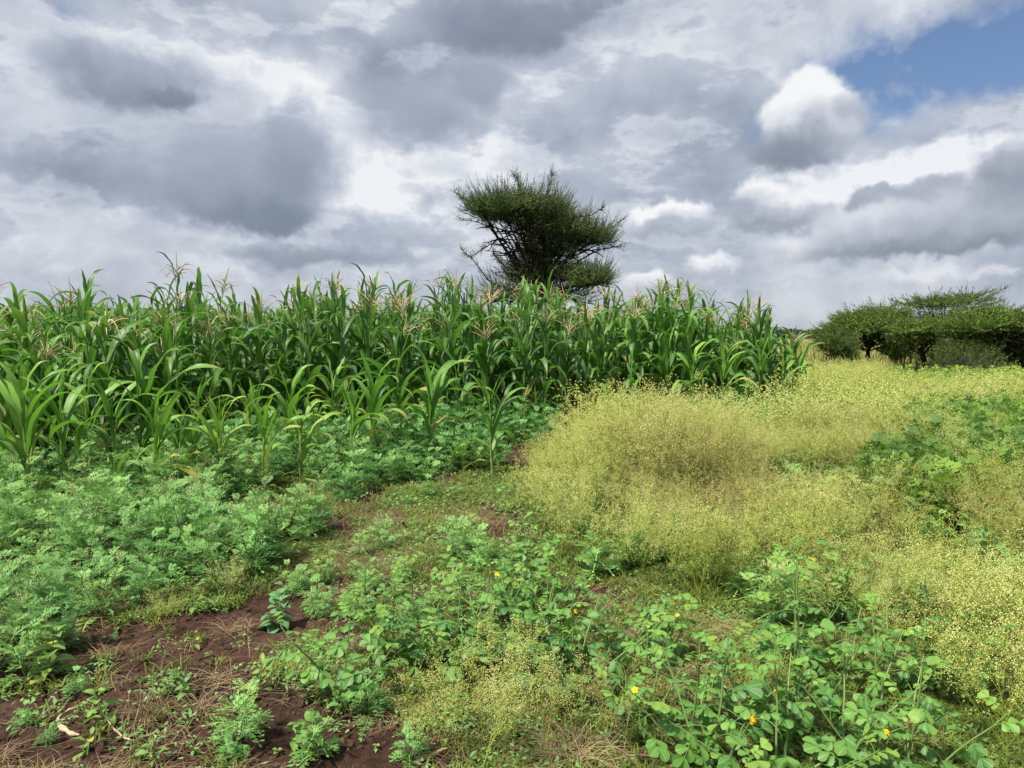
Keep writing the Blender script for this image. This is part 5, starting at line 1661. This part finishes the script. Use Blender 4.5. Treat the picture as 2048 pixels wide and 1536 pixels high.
for i in range(60):
    q = np.random.default_rng(900 + i)
    px, py = q.uniform(20, 760), q.uniform(1290, 1530)
    herb(px, py, .02 + .02 * q.uniform(), 6, 'wide' if i % 2 else 'narrow', q.uniform(.2, .34), .5 + q.normal() * .12, max(0, q.normal() * .1), 'tiny seedling on the bare brown soil at the lower left', name='soil_seedling', group='tiny seedlings on the bare soil at the lower left')


# ------------------------------------------------------------------ dry straw tufts, roots, sticks
def straw_tuft(px, py, n, L, h, ti, label, seed, green=0.0, bias=(0, 0)):
    r = np.random.default_rng(seed)
    x, y = gp(px, py)
    mb = MB(); K = 6
    s = np.linspace(0, 1, K)
    a = r.uniform(0, 2 * PI, n); l = L * r.uniform(.4, 1.2, n)
    b0 = r.normal(size=(n, 2)) * L * .22
    dx = (np.cos(a) + bias[0])[:, None] * l[:, None] * s; dy = (np.sin(a) + bias[1])[:, None] * l[:, None] * s
    z = h * r.uniform(.3, 1.2, n)[:, None] * np.sin(s * r.uniform(1.6, 3.0, n)[:, None]) + .004
    P = np.stack([b0[:, :1] + dx, b0[:, 1:] + dy, np.abs(z)], -1) + np.cumsum(r.normal(size=(n, K, 3)) * .003, 1)
    tubes(mb, P, np.linspace(.0016, .0007, K)[None], m=3, tint=r.uniform(-.1, .5, n) + ti)
    o = link('dry_grass_tuft', mb.mesh('dry_grass_tuft', M_STRAW), loc=(x, y, float(H(x, y))))
    tag(o, label, 'dry grass')


straw_tuft(300, 1450, 70, .14, .14, .35, 'dense dry straw tuft arching over bare soil at the lower left', 1, bias=(-.1, -.3))
straw_tuft(330, 1470, 25, .16, .05, .3, 'flattened straws fanning towards the camera below the dense tuft', 2, bias=(0, -.6))
straw_tuft(440, 1370, 40, .2, .04, .3, 'flat mat of grey straw between the soil and the round-leaved clump', 3)
straw_tuft(400, 1430, 45, .16, .06, .4, 'pale yellow straw tuft behind the single lacy weed', 4)
straw_tuft(470, 1260, 70, .15, .05, .2, 'pinkish brown straw at the right tip of the lacy patch', 5)
straw_tuft(650, 1190, 70, .2, .03, .2, 'thin brown straws on the soil gap behind the grey soft-leaved plant', 6)
straw_tuft(1150, 1520, 190, .2, .09, .5, 'light straw tuft at the bottom centre, right of the white flowering weeds', 7)
straw_tuft(1190, 1220, 130, .2, .05, .2, 'tangle of dead straw in the bare hollow at the foot of the mound', 8)
straw_tuft(1430, 1260, 120, .22, .05, .45, 'dead straw below the fan of bent stems', 9)
straw_tuft(1340, 1370, 110, .2, .05, .4, 'straw litter between the clump and the close plants', 10)
straw_tuft(1780, 1480, 110, .2, .07, .3, 'dry straw under the slanting thick stem', 11)
straw_tuft(1960, 1180, 90, .22, .05, .3, 'straw on the bare spot at the right edge', 12)
straw_tuft(1640, 1430, 90, .2, .05, .3, 'straw litter under the two straight stems', 13)
straw_tuft(1320, 1330, 90, .2, .04, .4, 'bleached straw right of the clump near the orange-yellow flower', 14)
straw_tuft(250, 1530, 12, .16, .04, .3, 'few loose straws on the soil at the bottom left', 15)


def stick(name, pts, rads, label, ti=.5, seed=0, lump=0):
    r = np.random.default_rng(seed)
    W = []
    for px, py, z in pts:
        x, y = gp(px, py, z); W.append((x, y, z))
    W = np.array(W)
    s = np.linspace(0, len(W) - 1, 22)
    P = np.stack([np.interp(s, np.arange(len(W)), W[:, k]) for k in range(3)], 1)
    P[1:-1] = (P[:-2] + 2 * P[1:-1] + P[2:]) / 4
    P[:, 2] += H(P[:, 0], P[:, 1]) + .002
    P = P + r.normal(size=P.shape) * .0012
    mb = MB(); R = np.interp(s, np.linspace(0, len(W) - 1, len(rads)), rads) * (1 + r.normal(size=22) * .1 * (1 + lump))
    c = P.mean(0)
    tubes(mb, P - c, R, m=7, tint=r.uniform(-.1, .2) + ti - .3)
    tag(link(name, mb.mesh(name, M_WOOD), loc=c), label, 'stick' if name != 'twisted_root' else 'root')


stick('twisted_root', [(180, 1405, .01), (140, 1412, .02), (120, 1425, .015), (114, 1445, .01), (125, 1452, .012), (140, 1468, .012), (160, 1472, .008)], [.003, .004, .004, .007, .012, .010, .004], 'pale twisted root lying on bare soil at the lower left', .95, 1, 1)
stick('dead_twig', [(205, 1425, .06), (225, 1455, .03), (250, 1480, .012), (275, 1484, .014), (300, 1470, .02), (315, 1478, .01), (300, 1490, .01)], [.003, .003, .004, .004, .004, .003, .002], 'thin curved dead stem looping on soil below the dense straw tuft', .6, 2)
stick('dry_stick', [(800, 1560, .004), (850, 1518, .012), (895, 1495, .03)], [.009, .010, .004], 'pale dry husk-like stick pointing up right at the bottom centre', .8, 3, 1)
stick('cut_stub', [(806, 1045, 0), (806, 1046, .10)], [.012, .011], 'short cut straw-coloured stub standing right of the soil gap', 1.3, 4)
stick('cut_stub', [(762, 1063, 0), (765, 1063, .14)], [.009, .007], 'slimmer stub standing left of the other one', .9, 5)
stick('dead_twig', [(125, 1408, .004), (142, 1388, .02)], [.002, .0015], 'short dark twig on the soil above the pale twisted root', 0, 6)
stick('dead_twig', [(1120, 1495, .01), (1240, 1482, .02)], [.002, .002], 'long thin straw-coloured twig lying right of the white flowering weeds', .7, 7)
stick('dead_twig', [(1260, 1470, .01), (1200, 1400, .03)], [.0018, .0014], 'thin dead twig leaning under the lower right of the clump', .3, 8)
